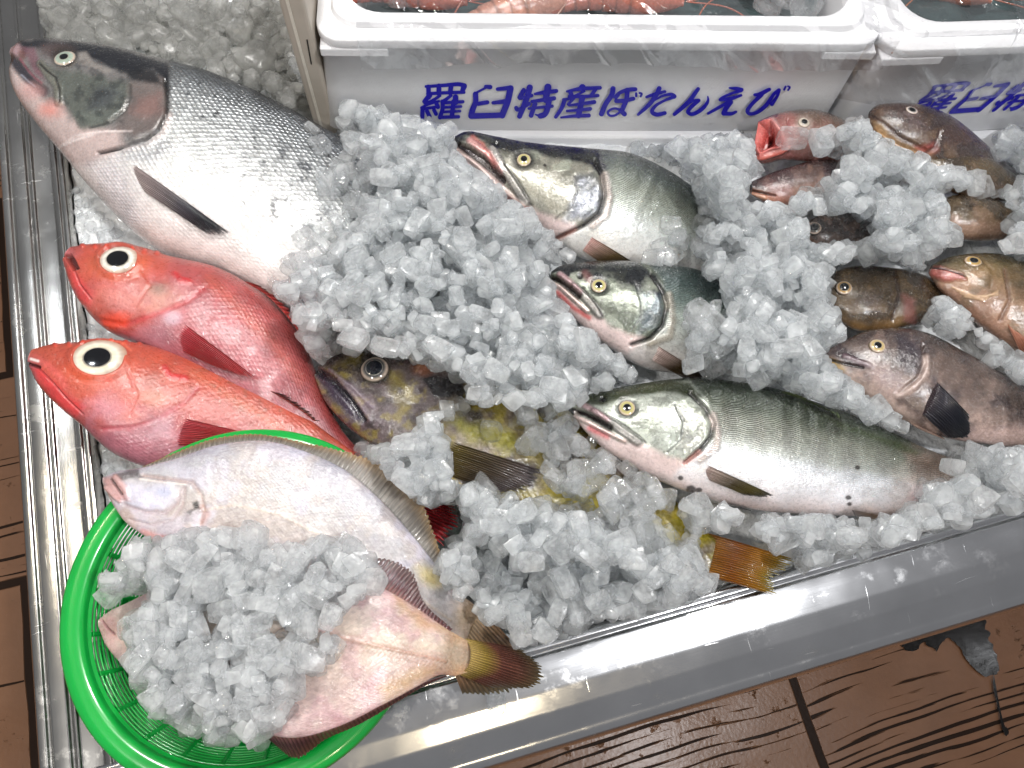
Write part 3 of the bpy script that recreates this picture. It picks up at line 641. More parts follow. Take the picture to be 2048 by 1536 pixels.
eye_mat = simple_mat('wet_eye', (1, 1, 1), rough=0.12, var=0.05, bscale=300, coat=1.0, attr=True)
def eye(o, px, py, r, iris, pupil=0.42, white=None, ring=None, bulge=0.5, tint='#07080c', sx=1.0, rot=0.0, look=(0, 0)):
    X, N = surf(o, px, py); N = N * 0.75 + np.array([0, 0, 0.5]); N /= np.linalg.norm(N)
    axis = un([px + 10], [py], X[2])[0] - un([px], [py], X[2])[0]; e1 = axis - N * (axis @ N); e1 /= np.linalg.norm(e1); e2 = np.cross(N, e1)
    def dome(name, r0, lift, cols, par, c0=(0, 0)):
        nr, na = 26, 48; rad = np.linspace(0, 1, nr); an = np.linspace(0, 2 * math.pi, na, endpoint=False)
        ca, sa = math.cos(rot), math.sin(rot)
        ux = np.outer(rad, np.cos(an)) * sx; uy = np.outer(rad, np.sin(an)); ux, uy = ux * ca - uy * sa + c0[0], ux * sa + uy * ca + c0[1]
        hz = np.sqrt(np.maximum(1.0001 - (rad * (r0 / r)) ** 2, 0))[:, None] * bulge - 0.30 * bulge + lift + 0 * ux
        hz = hz * (r / r0)
        Vv = X + r0 * (ux[..., None] * e1 + uy[..., None] * e2 + hz[..., None] * N)
        cc = np.stack([np.interp(rad, [c[0] for c in cols], [C(c[1])[i] for c in cols]) for i in range(3)], -1)
        cc = np.repeat(cc[:, None], na, 1) * (0.70 + 0.5 * fbm(np.cos(an)[None] * 4 + rad[:, None] * 2, np.sin(an)[None] * 6 + rad[:, None], 5))[..., None]
        return link(name, mk_mesh(name, Vv.reshape(-1, 3), grid_quads(nr, na, True), mat=eye_mat, attrs={'Col': cc.reshape(-1, 3)}), par)
    cols = [(0, iris), (pupil + 0.02, iris)]
    if white: cols = [(0, iris), (pupil - 0.01, '#6a665e'), (pupil + 0.035, '#8f8a80'), (pupil + 0.08, iris), (0.68, white), (0.82, '#b8a596')]
    else: cols += [(0.8, iris)]
    cols += [(0.93, ring or '#3a3a38'), (1.0, ring or '#1a1a1a')]
    E_ = dome('eye', r, 0.0, cols, o)
    dome('pupil', r * pupil, 0.025, [(0, tint), (0.85, tint), (1, tint)], E_, look)
    return E_

fin_m = fin_mat('fin_membrane'); fin_thin = fin_mat('thin_fin_membrane', 0.93)
def fin(o, name, base, tip, zb, zt, cols, nu=90, nv=40, rays=22, ragged=0.12, ray_h=0.0007, arch=0.0, mat=None, seed=3, speck=0.25, stripe=0.35):
    """base, tip: traced polylines (photo landmarks) lifted to heights zb, zt; cols: [(v, colour)] from root to edge; rays run root to edge"""
    b = catmull(np.array(base, float), nu); t_ = catmull(np.array(tip, float), nu)
    skin_z = None
    if name == 'pectoral_fin':      # root sunk into the skin, blade lying just clear of it
        kk = np.linspace(0, nu - 1, 9).astype(int); vv_ = np.linspace(0, 1, 7)
        sz = np.array([[surf(o, *(b[k] * (1 - v_) + t_[k] * v_))[0][2] for v_ in vv_] for k in kk])
        lim_ = sz.max(1, keepdims=True) - 0.03; sz = np.maximum(sz, lim_) + np.interp(vv_, [0, 0.12, 0.3, 1], [-0.003, 0.0012, 0.0022, 0.0035])[None]
        zb = sz[:, 0]; zt = sz[:, -1]; skin_z = (kk / (nu - 1), vv_, sz)
    zb = np.interp(np.linspace(0, 1, nu), np.linspace(0, 1, np.size(zb)), np.atleast_1d(zb)); zt = np.interp(np.linspace(0, 1, nu), np.linspace(0, 1, np.size(zt)), np.atleast_1d(zt))
    Bw = un(b[:, 0], b[:, 1], zb); Tw = un(t_[:, 0], t_[:, 1], zt)
    u = np.linspace(0, 1, nu); rag = 1 - ragged * np.abs(np.sin(u * rays * math.pi)) ** 4 - ragged * 0.8 * (vnoise(u * rays, u * 0, seed) - 0.3)
    v = np.linspace(0, 1, nv); vv = rag[:, None] * v
    P = Bw[:, None] * (1 - vv)[..., None] + Tw[:, None] * vv[..., None]
    ridge = np.cos(u * rays * 2 * math.pi)[:, None] * ray_h * (0.3 + 0.7 * np.sin(np.clip(v, 0, 1) * math.pi))[None]
    if skin_z is not None:
        ku, kv, sz = skin_z
        tmp = np.stack([np.interp(u, ku, sz[:, m]) for m in range(len(kv))], 1)
        zz_ = np.stack([np.interp(vv[m], kv, tmp[m]) for m in range(nu)])
        pxy = b[:, None] * (1 - vv)[..., None] + t_[:, None] * vv[..., None]
        P = un(pxy[..., 0], pxy[..., 1], zz_)
    P[..., 2] += ridge + arch * np.sin(vv * math.pi) * np.sin(u * math.pi)[:, None]
    c = np.stack([np.interp(vv, [k[0] for k in cols], [C(k[1])[i] for k in cols]) for i in range(3)], -1)
    c = c * (1 + stripe * np.cos(u * rays * 2 * math.pi))[:, None, None] * (1 - speck / 2 + speck * fbm(u[:, None] * 40 + 0 * vv, vv * 9, seed))[..., None]
    n = nu * nv; Pf = P.reshape(-1, 3); lo = Pf - np.array([0, 0, 0.0011])
    q = grid_quads(nu, nv); rim = np.r_[np.arange(nv), np.arange(1, nu) * nv + nv - 1, (nu - 1) * nv + np.arange(nv - 2, -1, -1), np.arange(nu - 2, 0, -1) * nv]
    sq = np.stack([rim, np.roll(rim, -1), np.roll(rim, -1) + n, rim + n], -1)
    Q = np.concatenate([q, q[:, ::-1] + n, sq])
    cc = np.clip(c.reshape(-1, 3), 0, 1); uvv = np.stack([np.repeat(u, nv) * rays * 0.12, vv.ravel()], -1)
    f = link(name, mk_mesh(name, np.r_[Pf, lo], Q, mat=mat or fin_m, uv=np.r_[uvv, uvv], attrs={'Col': np.r_[cc, cc]}), o)
    SURF.append(Pf); return f

# ---------------------------------------------------------------- big silver salmon
def sk_salmon(k):
    k.stripe([(1.0, '#15171c'), (0.9, '#2c2f35'), (0.72, '#63676c'), (0.45, '#a0a3a5'), (0.15, '#bcbebe'), (-0.35, '#d6d6d4'), (-0.7, '#dcd6d4'), (-1, '#d8c8c4')], 0.05)
    k.msk[:, 0] = np.interp(k.w, [-1, -0.7, -0.2, 0.3, 1], [0.05, 0.12, 0.4, 0.85, 1.0]); k.msk[:, 2] = np.interp(k.w, [-1, -0.6, -0.2, 0.6, 1], [0.0, 0.08, 0.22, 0.35, 0.2])
    k.mottle('#2b303c', 0.055, 0.66, 0.75, 12, smooth(430, 560, k.x) * smooth(-0.65, -0.3, k.w) * smooth(0.6, 0.2, k.w))
    pts = [(rng.uniform(360, 900), 0) for _ in range(34)]
    for (x, _) in pts:
        yy = np.interp(x, [345, 615, 830], [127, 237, 380]) + rng.uniform(10, 215) * (0.6 + 0.5 * rng.random())
        k.ell(x, yy, rng.uniform(2, 5.5), rng.uniform(2, 5), '#22252b', 0.5, 0.8, warp=0.9)
    # head
    head = [(20, 70), (335, 70), (340, 130), (332, 180), (333, 225), (318, 262), (290, 285), (240, 295), (180, 320), (120, 330), (20, 250), (0, 120)]
    k.poly(head, '#706d6c', 5, 1, 3, scale=0.0, metal=0.12)
    k.poly([(20, 130), (60, 175), (95, 205), (125, 205), (140, 235), (170, 255), (240, 262), (250, 292), (180, 330), (120, 340), (20, 260)], '#c2aeaa', 14, 1, 8)
    k.poly([(60, 125), (120, 135), (200, 150), (262, 170), (262, 195), (245, 225), (215, 248), (165, 252), (140, 225), (118, 190), (105, 150)], '#5d615b', 10, 0.95, 9, metal=0.25)
    k.poly([(262, 165), (330, 150), (333, 225), (315, 262), (270, 275), (225, 258), (255, 220)], '#695f5c', 10, 0.9, 8)
    k.poly([(275, 195), (318, 190), (325, 225), (290, 240), (262, 225)], '#86645e', 14, 0.6, 8)
    k.poly([(190, 180), (220, 170), (240, 185), (215, 215), (175, 222)], '#3f434a', 14, 0.6, 10)
    k.poly([(150, 225), (215, 225), (210, 250), (165, 253)], '#6d736c', 10, 0.7, 10)
    k.poly([(25, 78), (70, 78), (190, 86), (340, 122), (338, 190), (330, 160), (305, 140), (258, 150), (200, 128), (170, 112), (110, 100), (60, 98), (48, 112), (35, 90)], '#14151b', 7, 1, 5, metal=0.0)
    k.poly([(250, 142), (310, 138), (325, 170), (300, 165), (265, 160)], '#101116', 6, 0.9, 5)
    k.ell(112, 100, 34, 15, '#4a3f3f', 0.5, 0.9)
    k.poly([(155, 105), (172, 105), (190, 128), (225, 140), (215, 147), (180, 135), (158, 128)], '#8b8580', 5, 0.8, 4)
    k.ell(30, 100, 12, 14, '#a8888c', 0.6, 0.9); k.ell(44, 110, 8, 12, '#6e4540', 0.8, 0.7)
    k.poly([(48, 95), (70, 95), (82, 128), (88, 160), (70, 150), (55, 120)], '#6e4d56', 6, 0.8, 5)
    k.line([(82, 128), (98, 150), (115, 172), (118, 205)], 16, '#6b6b62', 0.9, 0.0016, 4)
    k.line([(80, 128), (95, 143), (112, 155), (120, 178), (120, 205)], 3.5, '#121214', 0.9, -0.0012)
    k.line([(22, 118), (34, 132), (50, 152), (68, 170), (84, 182)], 19, '#2e2b33', 0.95, -0.0020, 6, 6)
    k.line([(40, 118), (55, 140), (70, 156), (82, 165)], 5, '#8a5560', 0.8)
    k.line([(40, 148), (52, 160), (66, 171)], 3, '#8d8e99', 0.7, 0.0006)
    k.ell(100, 220, 20, 15, '#d98a7e', 0.9, 0.75, warp=0.6); k.ell(60, 182, 22, 16, '#d5a39f', 0.9, 0.6)
    k.line([(262, 170), (262, 195), (250, 222), (222, 245), (180, 255)], 4, '#2a2a2a', 0.7, -0.0009)
    k.line([(330, 160), (334, 200), (333, 228), (318, 258), (290, 280), (240, 296), (196, 306)], 6, '#0e0e10', 0.95, -0.003, 3)
    k.line([(322, 170), (326, 225), (308, 256), (270, 274)], 14, None, 1, 0.0009, 10)
    k.line([(255, 170), (254, 195), (242, 218), (215, 240)], 12, None, 1, 0.0014, 7)
    k.line([(340, 230), (325, 268), (295, 288), (250, 300)], 12, '#cbbcb8', 0.8, 0.001, 5)
    for i in range(5): k.line([(110 + i * 9, 300 - i * 4), (150 + i * 14, 272 - i * 2), (200 + i * 16, 262)], 3, '#e0d2cf', 0.5, 0.0006)
    k.mottle('#232629', 0.07, 0.62, 0.5, 31, smooth(280, 250, k.x) * smooth(110, 140, k.x) * smooth(110, 130, k.y) * smooth(265, 235, k.y))
    k.ell(128, 113, 26, 21, '#2b2622', 0.3, 0.9, dh=-0.002)
    k.poly([(240, 300), (330, 270), (345, 300), (300, 330), (255, 320)], '#b8b8bb', 14, 0.7, 6, metal=0.4)
    k.poly([(180, 330), (235, 320), (290, 440), (240, 470)], '#cfc8cc', 25, 0.6, 15, metal=0.25, scale=0.35)
m_salmon = fish_mat('silver_salmon_skin', 0.0046, 0.0017, 0.27, sss=0.05, edge_dark=0.95, dots=0.15)
salmon = fish('silver_salmon', 'very large silver salmon with dark back spots and blunt grey head over the steel rim', 'salmon',
    [(29, 93, 20, 128), (59, 80, 23, 171), (117, 81, 39, 208), (195, 91, 74, 255), (273, 106, 120, 310), (345, 127, 170, 372), (430, 150, 235, 443), (515, 185, 312, 505), (615, 237, 428, 545), (720, 300, 560, 610), (830, 380, 700, 650), (950, 480, 860, 660), (1010, 570, 975, 660)],
    [0.040, 0.040, 0.038, 0.036, 0.035, 0.034, 0.033, 0.030, 0.026, 0.018, 0.008, 0.0, -0.008], [0.42, 0.46, 0.5, 0.5, 0.5, 0.5, 0.5, 0.5, 0.48, 0.46, 0.45, 0.4, 0.35], sk_salmon, m_salmon, 420, 200, 30, seed=3)
eye(salmon, 128, 114, 0.0092, '#8d9a8c', 0.34, '#98a598', '#3f4a4c', 0.36, sx=1.05)
fin(salmon, 'pectoral_fin', [(246, 314), (258, 340), (272, 372)], [(455, 463), (440, 468), (415, 468)], [0.066, 0.067, 0.066], [0.0635, 0.063, 0.062], [(0, '#b9a7a4'), (0.35, '#8d8182'), (0.62, '#4c4a52'), (0.8, '#191b24'), (1, '#14161d')], 70, 60, 13, 0.07, 0.0009, 0.006)

# ---------------------------------------------------------------- red rockfish
def sk_red(lower):
    def f(k):
        if lower: k.stripe([(1, '#a84634'), (0.5, '#ae4e3e'), (0, '#ac524a'), (-0.5, '#a0585e'), (-1, '#945864')], 0.2)
        else: k.stripe([(1, '#983c3a'), (0.5, '#a04a4a'), (0.1, '#aa6064'), (-0.5, '#a4585e'), (-1, '#8c4450')], 0.2)
        k.msk[:, 0] = smooth(0.32, 0.42, k.s) * (0.18 if lower else 0.42)
        hd = smooth(0.36, 0.26, k.s)
        k.mottle('#b44c34', 0.02, 0.5, 0.6, 4, hd)
        k.mottle('#983830', 0.045, 0.6, 0.6, 7, hd)
        if lower:
            k.poly([(75, 700), (150, 688), (140, 740), (250, 760), (260, 720), (330, 700), (340, 720), (300, 800), (200, 850), (100, 780)], '#b4482f', 30, 0.6, 18)
            k.poly([(60, 735), (80, 735), (150, 800), (172, 812), (150, 835), (100, 795)], '#c4393a', 8, 0.9, 5)
            k.poly([(72, 712), (88, 730), (150, 800), (120, 740)], '#d4605c', 8, 0.6, 5)
            k.line([(70, 730), (100, 760), (135, 800), (165, 828)], 3, '#8d2a2a', 0.7, -0.0012)
            k.line([(62, 718), (76, 722)], 5, '#e8dcd8', 0.9); k.line([(56, 728), (78, 734)], 5, '#5a1c1a', 0.9, -0.003)
            k.ell(198, 738, 60, 28, '#c04c26', 0.6, 0.7); k.line([(190, 750), (225, 762)], 8, '#b93214', 0.8)
            k.ell(300, 770, 26, 24, '#8c5044', 0.7, 0.4, warp=0.9); k.ell(310, 796, 26, 14, '#c07a58', 0.8, 0.4, warp=0.9)
            k.ell(210, 815, 34, 22, '#c78896', 0.8, 0.6, warp=0.8); k.ell(265, 835, 24, 16, '#cf8078', 0.8, 0.5, warp=0.8)
            k.line([(330, 735), (340, 752), (372, 756)], 11, '#b8262a', 0.85, 0.0008, 4)
            k.line([(205, 858), (265, 855), (320, 835), (370, 805), (395, 775)], 8, '#a83440', 0.55, -0.0012, 4)
            k.line([(255, 740), (275, 790), (260, 830)], 5, '#b44438', 0.5, -0.0009)
            k.poly([(190, 880), (260, 862), (350, 830), (345, 900), (300, 950), (220, 930)], '#a0606c', 22, 0.75, 14)
            k.poly([(300, 840), (345, 835), (340, 875), (300, 870)], '#b898a0', 16, 0.5, 8)
            k.line([(385, 745), (440, 780), (520, 830), (600, 880)], 16, '#bd5c3c', 0.5, 0, 10)
            k.mottle('#7d4a36', 0.10, 0.66, 0.5, 23, smooth(360, 420, k.x) * smooth(0.0, 0.3, k.w))
            k.ell(197, 718, 60, 40, '#b8503c', 0.2, 0.7, dh=0.0028); k.ell(197, 717, 48, 33, '#8a3a30', 0.12, 0.9, dh=-0.0035)
            k.line([(195, 690), (240, 684), (262, 700)], 6, '#d96a50', 0.6, 0.001)
        else:
            k.poly([(125, 520), (150, 500), (200, 490), (330, 515), (335, 540), (280, 600), (200, 650), (150, 590)], '#b04834', 30, 0.6, 18)
            k.poly([(126, 525), (145, 540), (190, 590), (180, 612), (160, 600)], '#c64040', 8, 0.85, 5)
            k.line([(146, 535), (160, 570), (182, 598)], 3, '#8a2626', 0.7, -0.0012)
            k.poly([(128, 512), (142, 508), (156, 536), (144, 540)], '#4a1614', 3, 0.95, 2, dh=-0.004)
            k.ell(238, 530, 52, 27, '#c05a2c', 0.6, 0.7)
            k.ell(317, 578, 16, 12, '#56382e', 0.8, 0.8, warp=0.7); k.ell(322, 596, 40, 22, '#b88464', 0.8, 0.4, warp=0.9)
            k.ell(240, 600, 50, 24, '#cf8680', 0.8, 0.5, warp=0.8)
            k.line([(350, 548), (362, 560), (378, 562)], 13, '#b62428', 0.85, 0.0008, 4)
            k.line([(195, 640), (250, 650), (320, 625), (380, 600), (408, 575)], 9, '#b33036', 0.6, -0.0012, 4)
            k.poly([(190, 635), (240, 622), (265, 630), (250, 655), (215, 660)], '#d5442a', 8, 0.8, 6)
            k.line([(285, 540), (300, 570), (270, 615)], 5, '#b04436', 0.5, -0.0009)
            k.poly([(265, 665), (340, 625), (360, 640), (330, 700), (280, 700)], '#a06a74', 18, 0.7, 10)
            k.ell(345, 636, 16, 12, '#c9b4c0', 0.8, 0.6)
            k.line([(420, 560), (470, 610), (540, 680), (600, 760)], 22, '#b4503e', 0.5, 0, 14)
            k.mottle('#caa0a4', 0.03, 0.55, 0.5, 23, smooth(360, 420, k.x) * smooth(0.4, -0.1, k.w))
            k.ell(236, 520, 44, 36, '#b05040', 0.2, 0.7, dh=0.0024); k.ell(236, 519, 36, 28, '#8a3a30', 0.12, 0.9, dh=-0.003)
        # spiny bumps over the brow
        for a in np.linspace(0, 1, 7):
            px = (110 + 170 * a, 690 - 6 * a) if lower else (165 + 150 * a, 491 + 14 * a)
            k.ell(px[0], px[1], 5, 5, '#c8402c', 0.5, 0.6, dh=0.0018)
    return f
m_red = fish_mat('red_rockfish_skin', 0.0040, 0.0009, 0.30, sss=0.04, edge_dark=0.45, dots=0.3, coat=1.0, spark=0.85)
red_a = fish('red_rockfish', 'scarlet big-eyed rockfish with open jaws, lying against the silver salmon belly', 'rockfish',
    [(147, 494, 126, 524), (180, 489, 141, 572), (230, 488, 165, 613), (290, 496, 213, 662), (345, 513, 280, 692), (427, 532, 350, 730), (496, 566, 425, 775), (564, 621, 505, 830), (612, 690, 575, 875), (645, 780, 640, 915), (690, 868, 690, 945), (760, 935, 735, 985), (820, 990, 800, 1030)],
    [0.046, 0.046, 0.045, 0.043, 0.041, 0.039, 0.036, 0.03, 0.024, 0.018, 0.012, 0.008, 0.006], [0.5, 0.52, 0.5, 0.5, 0.48, 0.45, 0.45, 0.42, 0.4, 0.38, 0.36, 0.34, 0.3], sk_red(False), m_red, 300, 150, 24, 'red rockfish at the steel rim', seed=9)
red_b = fish('red_rockfish', 'scarlet big-eyed rockfish with its tail under the green basket rim', 'rockfish',
    [(69, 698, 57, 730), (105, 689, 76, 769), (160, 685, 115, 812), (225, 681, 163, 852), (290, 688, 222, 905), (345, 703, 290, 935), (420, 725, 375, 945), (513, 768, 470, 950), (590, 815, 560, 945), (655, 866, 640, 945), (710, 905, 700, 948)],
    [0.052, 0.052, 0.052, 0.050, 0.046, 0.042, 0.038, 0.034, 0.03, 0.026, 0.02], [0.5, 0.52, 0.5, 0.48, 0.45, 0.42, 0.4, 0.38, 0.36, 0.34, 0.3], sk_red(True), m_red, 300, 150, 24, 'red rockfish at the steel rim', seed=15)
eye(red_a, 236, 519, 0.0136, '#cfcabf', 0.50, '#d6d3ca', '#b08878', 0.30, sx=1.12, rot=-0.1)
eye(red_b, 197, 717, 0.0165, '#d6ccb2', 0.44, '#dad3c2', '#b8957f', 0.28, sx=1.22, rot=-0.1, look=(0.02, 0.0))
fin(red_a, 'pectoral_fin', [(358, 640), (352, 668), (358, 700)], [(512, 756), (480, 752), (435, 735)], [0.066, 0.064, 0.06], [0.056, 0.056, 0.055], [(0, '#c4525c'), (0.3, '#b23a40'), (1, '#a82f30')], 90, 40, 14, 0.12, 0.0014, 0.004)
fin(red_b, 'pectoral_fin', [(358, 835), (352, 860), (345, 892)], [(500, 868), (480, 874), (440, 890)], [0.069, 0.068, 0.066], [0.062, 0.062, 0.062], [(0, '#b8565e'), (0.3, '#b03c42'), (1, '#b23a3a')], 90, 40, 14, 0.12, 0.0014, 0.004)
fin(red_a, 'dorsal_fin', [(490, 563), (530, 588), (570, 628), (600, 668)], [(520, 572), (556, 596), (590, 632), (612, 668)], [0.046, 0.044, 0.042, 0.036], [0.048, 0.046, 0.044, 0.038], [(0, '#b83a34'), (0.6, '#8e2a28'), (1, '#1a1012')], 80, 10, 11, 0.4, 0.001)
fin(red_b, 'dorsal_fin', [(540, 782), (570, 800), (600, 820), (628, 842)], [(570, 790), (596, 806), (620, 824), (640, 842)], [0.042, 0.040, 0.038, 0.036], [0.046, 0.044, 0.042, 0.038], [(0, '#a83a2c'), (0.4, '#2a1614'), (1, '#0c0a0a')], 80, 10, 9, 0.5, 0.001)
fin(red_a, 'tail_fin', [(800, 985), (806, 1005), (806, 1028)], [(905, 1012), (918, 1045), (888, 1092)], 0.008, [0.012, 0.014, 0.01], [(0, '#b02a30'), (0.6, '#b3202a'), (1, '#a81a22')], 70, 40, 11, 0.16, 0.0012)

# ---------------------------------------------------------------- dark rockfish with yellow tail
def sk_dark(k):
    k.stripe([(1, '#2c2620'), (0.4, '#5a4e3c'), (0, '#74664a'), (-0.5, '#90836c'), (-1, '#94877c')], 0.4)
    k.mottle('#241c1a', 0.02, 0.55, 0.8, 4); k.mottle('#8f7f1c', 0.016, 0.50, 0.7, 8, smooth(850, 920, k.x)); k.mottle('#6c5d5c', 0.05, 0.6, 0.5, 9)
    k.msk[:, 0] = smooth(880, 960, k.x) * 0.4
    hd = smooth(900, 850, k.x)
    k.poly([(625, 735), (690, 700), (830, 690), (910, 740), (900, 800), (840, 870), (790, 900), (700, 870), (650, 800)], '#544848', 20, 0.9, 14)
    k.poly([(655, 735), (720, 700), (740, 720), (715, 745), (690, 760), (665, 745)], '#5c4f1c', 10, 0.9, 8)
    k.poly([(770, 755), (800, 745), (830, 790), (815, 830), (785, 800)], '#665822', 10, 0.8, 10)
    k.poly([(680, 790), (760, 770), (790, 830), (760, 880), (700, 860)], '#66565c', 16, 0.8, 12)
    k.mottle('#332626', 0.05, 0.60, 0.8, 14, hd); k.mottle('#8a7a34', 0.06, 0.63, 0.6, 24, hd)
    k.poly([(845, 755), (880, 750), (925, 760), (935, 785), (890, 800), (860, 790)], '#120d12', 8, 0.95, 7)
    k.ell(845, 738, 20, 12, '#a06448', 0.7, 0.75, warp=0.5)
    k.poly([(628, 750), (640, 742), (690, 785), (728, 840), (718, 850), (670, 805)], '#3a3040', 6, 0.95, 4, dh=-0.001)
    k.line([(634, 742), (660, 755), (700, 800), (726, 840)], 13, '#17131c', 0.95, -0.003, 5)
    k.line([(660, 740), (700, 770), (745, 815)], 6, '#7a6a76', 0.7, 0.0012, 4); k.line([(680, 760), (715, 800), (740, 840)], 8, '#8d7c88', 0.5, 0.001, 5)
    k.line([(700, 872), (760, 895), (830, 880), (860, 850)], 7, '#4a4046', 0.8, -0.0012, 4)
    k.poly([(715, 900), (850, 885), (900, 930), (960, 1000), (850, 980)], '#8b7d7a', 20, 0.8, 10)
    k.poly([(900, 840), (1000, 850), (1070, 900), (1020, 905), (940, 880)], '#8b8413', 14, 0.85, 12)
    k.line([(900, 955), (940, 990), (985, 1008)], 9, '#c9ad1a', 0.9, 0.001, 4)
    for (x, y, r) in ((1000, 730, 24), (900, 700, 18), (1135, 990, 34), (1165, 960, 24), (1310, 960, 26), (1330, 1080, 26), (1120, 810, 22), (1190, 1010, 20), (1400, 1070, 22), (1370, 1040, 20)): k.ell(x, y, r, r * 0.8, '#b8a513', 0.7, 0.9, warp=0.8)
    k.ell(750, 737, 34, 32, '#1e1a14', 0.25, 0.95, dh=-0.001)
m_dark = fish_mat('dark_rockfish_skin', 0.005, 0.0008, 0.26, sss=0.03, edge_dark=0.4, dots=0.5, coat=1.0, spark=0.8)
dark = fish('dark_rockfish', 'dark brown rockfish with dull black eye and amber tail, mostly buried in ice', 'rockfish',
    [(640, 730, 628, 752), (680, 707, 648, 800), (745, 697, 690, 850), (820, 689, 745, 893), (900, 690, 800, 950), (990, 730, 890, 1000), (1090, 790, 980, 1040), (1190, 860, 1080, 1075), (1280, 930, 1190, 1100), (1350, 1000, 1290, 1120), (1400, 1055, 1370, 1140), (1432, 1078, 1415, 1150)],
    [0.026, 0.026, 0.026, 0.025, 0.023, 0.021, 0.018, 0.014, 0.010, 0.006, 0.005, 0.004], [0.5, 0.5, 0.5, 0.46, 0.4, 0.36, 0.34, 0.32, 0.32, 0.32, 0.3, 0.25], sk_dark, m_dark, 320, 140, 24, seed=21)
eye(dark, 750, 738, 0.0112, '#2a2d38', 0.52, '#5d5a54', '#2a241c', 0.5, '#070a16')
fin(dark, 'pectoral_fin', [(890, 880), (875, 910), (880, 945)], [(1080, 940), (1060, 975), (990, 985)], [0.042, 0.04, 0.036], [0.016, 0.014, 0.012], [(0, '#7a6a20'), (0.35, '#5a4a2e'), (1, '#4a4044')], 100, 44, 17, 0.1, 0.0016, 0.004)
fin(dark, 'tail_fin', [(1408, 1064), (1402, 1090), (1402, 1118), (1408, 1150)], [(1586, 1118), (1572, 1140), (1545, 1158), (1556, 1192)], 0.004, [0.010, 0.009, 0.008, 0.007], [(0, '#9a6a12'), (0.4, '#8a4e0c'), (0.75, '#9a6a0a'), (1, '#8a7c10')], 110, 60, 19, 0.14, 0.0013, 0.004)

# ---------------------------------------------------------------- cherry salmon
def sk_masu(g):
    """g: landmark table of one fish"""
    def f(k):
        k.stripe(g['stripe'], 0.08)
        k.msk[:, 0] = np.interp(k.w, [-1, -0.5, 0.0, 0.6, 1], [0.0, 0.12, 0.8, 0.9, 0.75]); k.msk[:, 2] = np.interp(k.w, [-1, -0.4, 0.1, 1], [0.08, 0.35, 0.35, 0.12])
        if 'bars' in g:
            for (x, y) in g['bars']: k.ell(x, y, 17, 34, '#4d4644', 0.8, 0.35, ang=-8, warp=0.5)
        k.poly(g['head'], g['cheek'], 5, 1, 2, scale=0.0, metal=0.35)
        k.poly(g['jawside'], '#cdb9b6', 8, 1, 4, metal=0.08)
        k.poly(g['crown'], g['crowncol'], 6, 1, 5, metal=0.0)
        k.poly(g['plate'], g['platecol'], 12, 0.8, 10, metal=0.4)
        k.mottle('#4a4c4a', 0.08, 0.58, 0.5, 31, (sdpoly(k.x, k.y, g['plate']) < 0) * 1.0)
        k.mottle('#b9bfae', 0.03, 0.56, 0.5, 33, (sdpoly(k.x, k.y, g['head']) < -8) * smooth(-0.6, -0.3, k.w) * smooth(0.55, 0.2, k.w))
        k.mottle('#3a3c34', 0.045, 0.60, 0.45, 37, (sdpoly(k.x, k.y, g['head']) < -4) * smooth(-0.75, -0.4, k.w))
        k.line(g['gill'], 7, '#141214', 0.95, -0.003, 3)
        k.line(g['gillin'], 14, None, 1, 0.0010, 9)
        k.line(g['gillout'], 13, g.get('rimcol', '#b7aaa4'), 0.85, 0.001, 5)
        k.line(g['pre'], 4, '#26262a', 0.6, -0.001)
        k.line(g['max'], g.get('maxw', 15), '#8a8682', 0.95, 0.0022, 4)
        k.line(g['maxedge'], 4, '#17150f', 0.9, -0.0012)
        k.line(g['uplip'], 12, g.get('lipcol', '#9a7d80'), 0.9, 0.0015, 4)
        k.line(g['mouth'], g['gape'], '#1a0a0c', 1.0, -0.0045, 4)
        k.line(g['lowlip'], 8, '#cbb4ae', 0.9, 0.002, 4)
        for (p, wd, c, op) in g.get('pink', []): k.line(p, wd, c, op, 0, 5, 3)
        for (x, y, r) in g.get('dots', []): k.ell(x, y, r, r * 0.8, '#2a2524', 0.3, 0.9, warp=0.5)
        ex, ey = g['eye']; k.ell(ex, ey, g['er'] * 1.55, g['er'] * 1.35, '#17171a', 0.35, 0.95, dh=-0.0012)
        k.ell(g['nostril'][0], g['nostril'][1], 6, 6, '#0a0a0c', 0.4, 0.95, dh=-0.0015)
    return f
m_masu = fish_mat('cherry_salmon_skin', 0.0030, 0.0005, 0.28, sss=0.05, wave=True, edge_dark=0.8, dots=0.2)
SILV = [(1.0, '#1a1e1d'), (0.75, '#2a312c'), (0.45, '#485048'), (0.1, '#83887c'), (-0.2, '#a8ada4'), (-0.5, '#c6c9c6'), (-1, '#d2cfcc')]
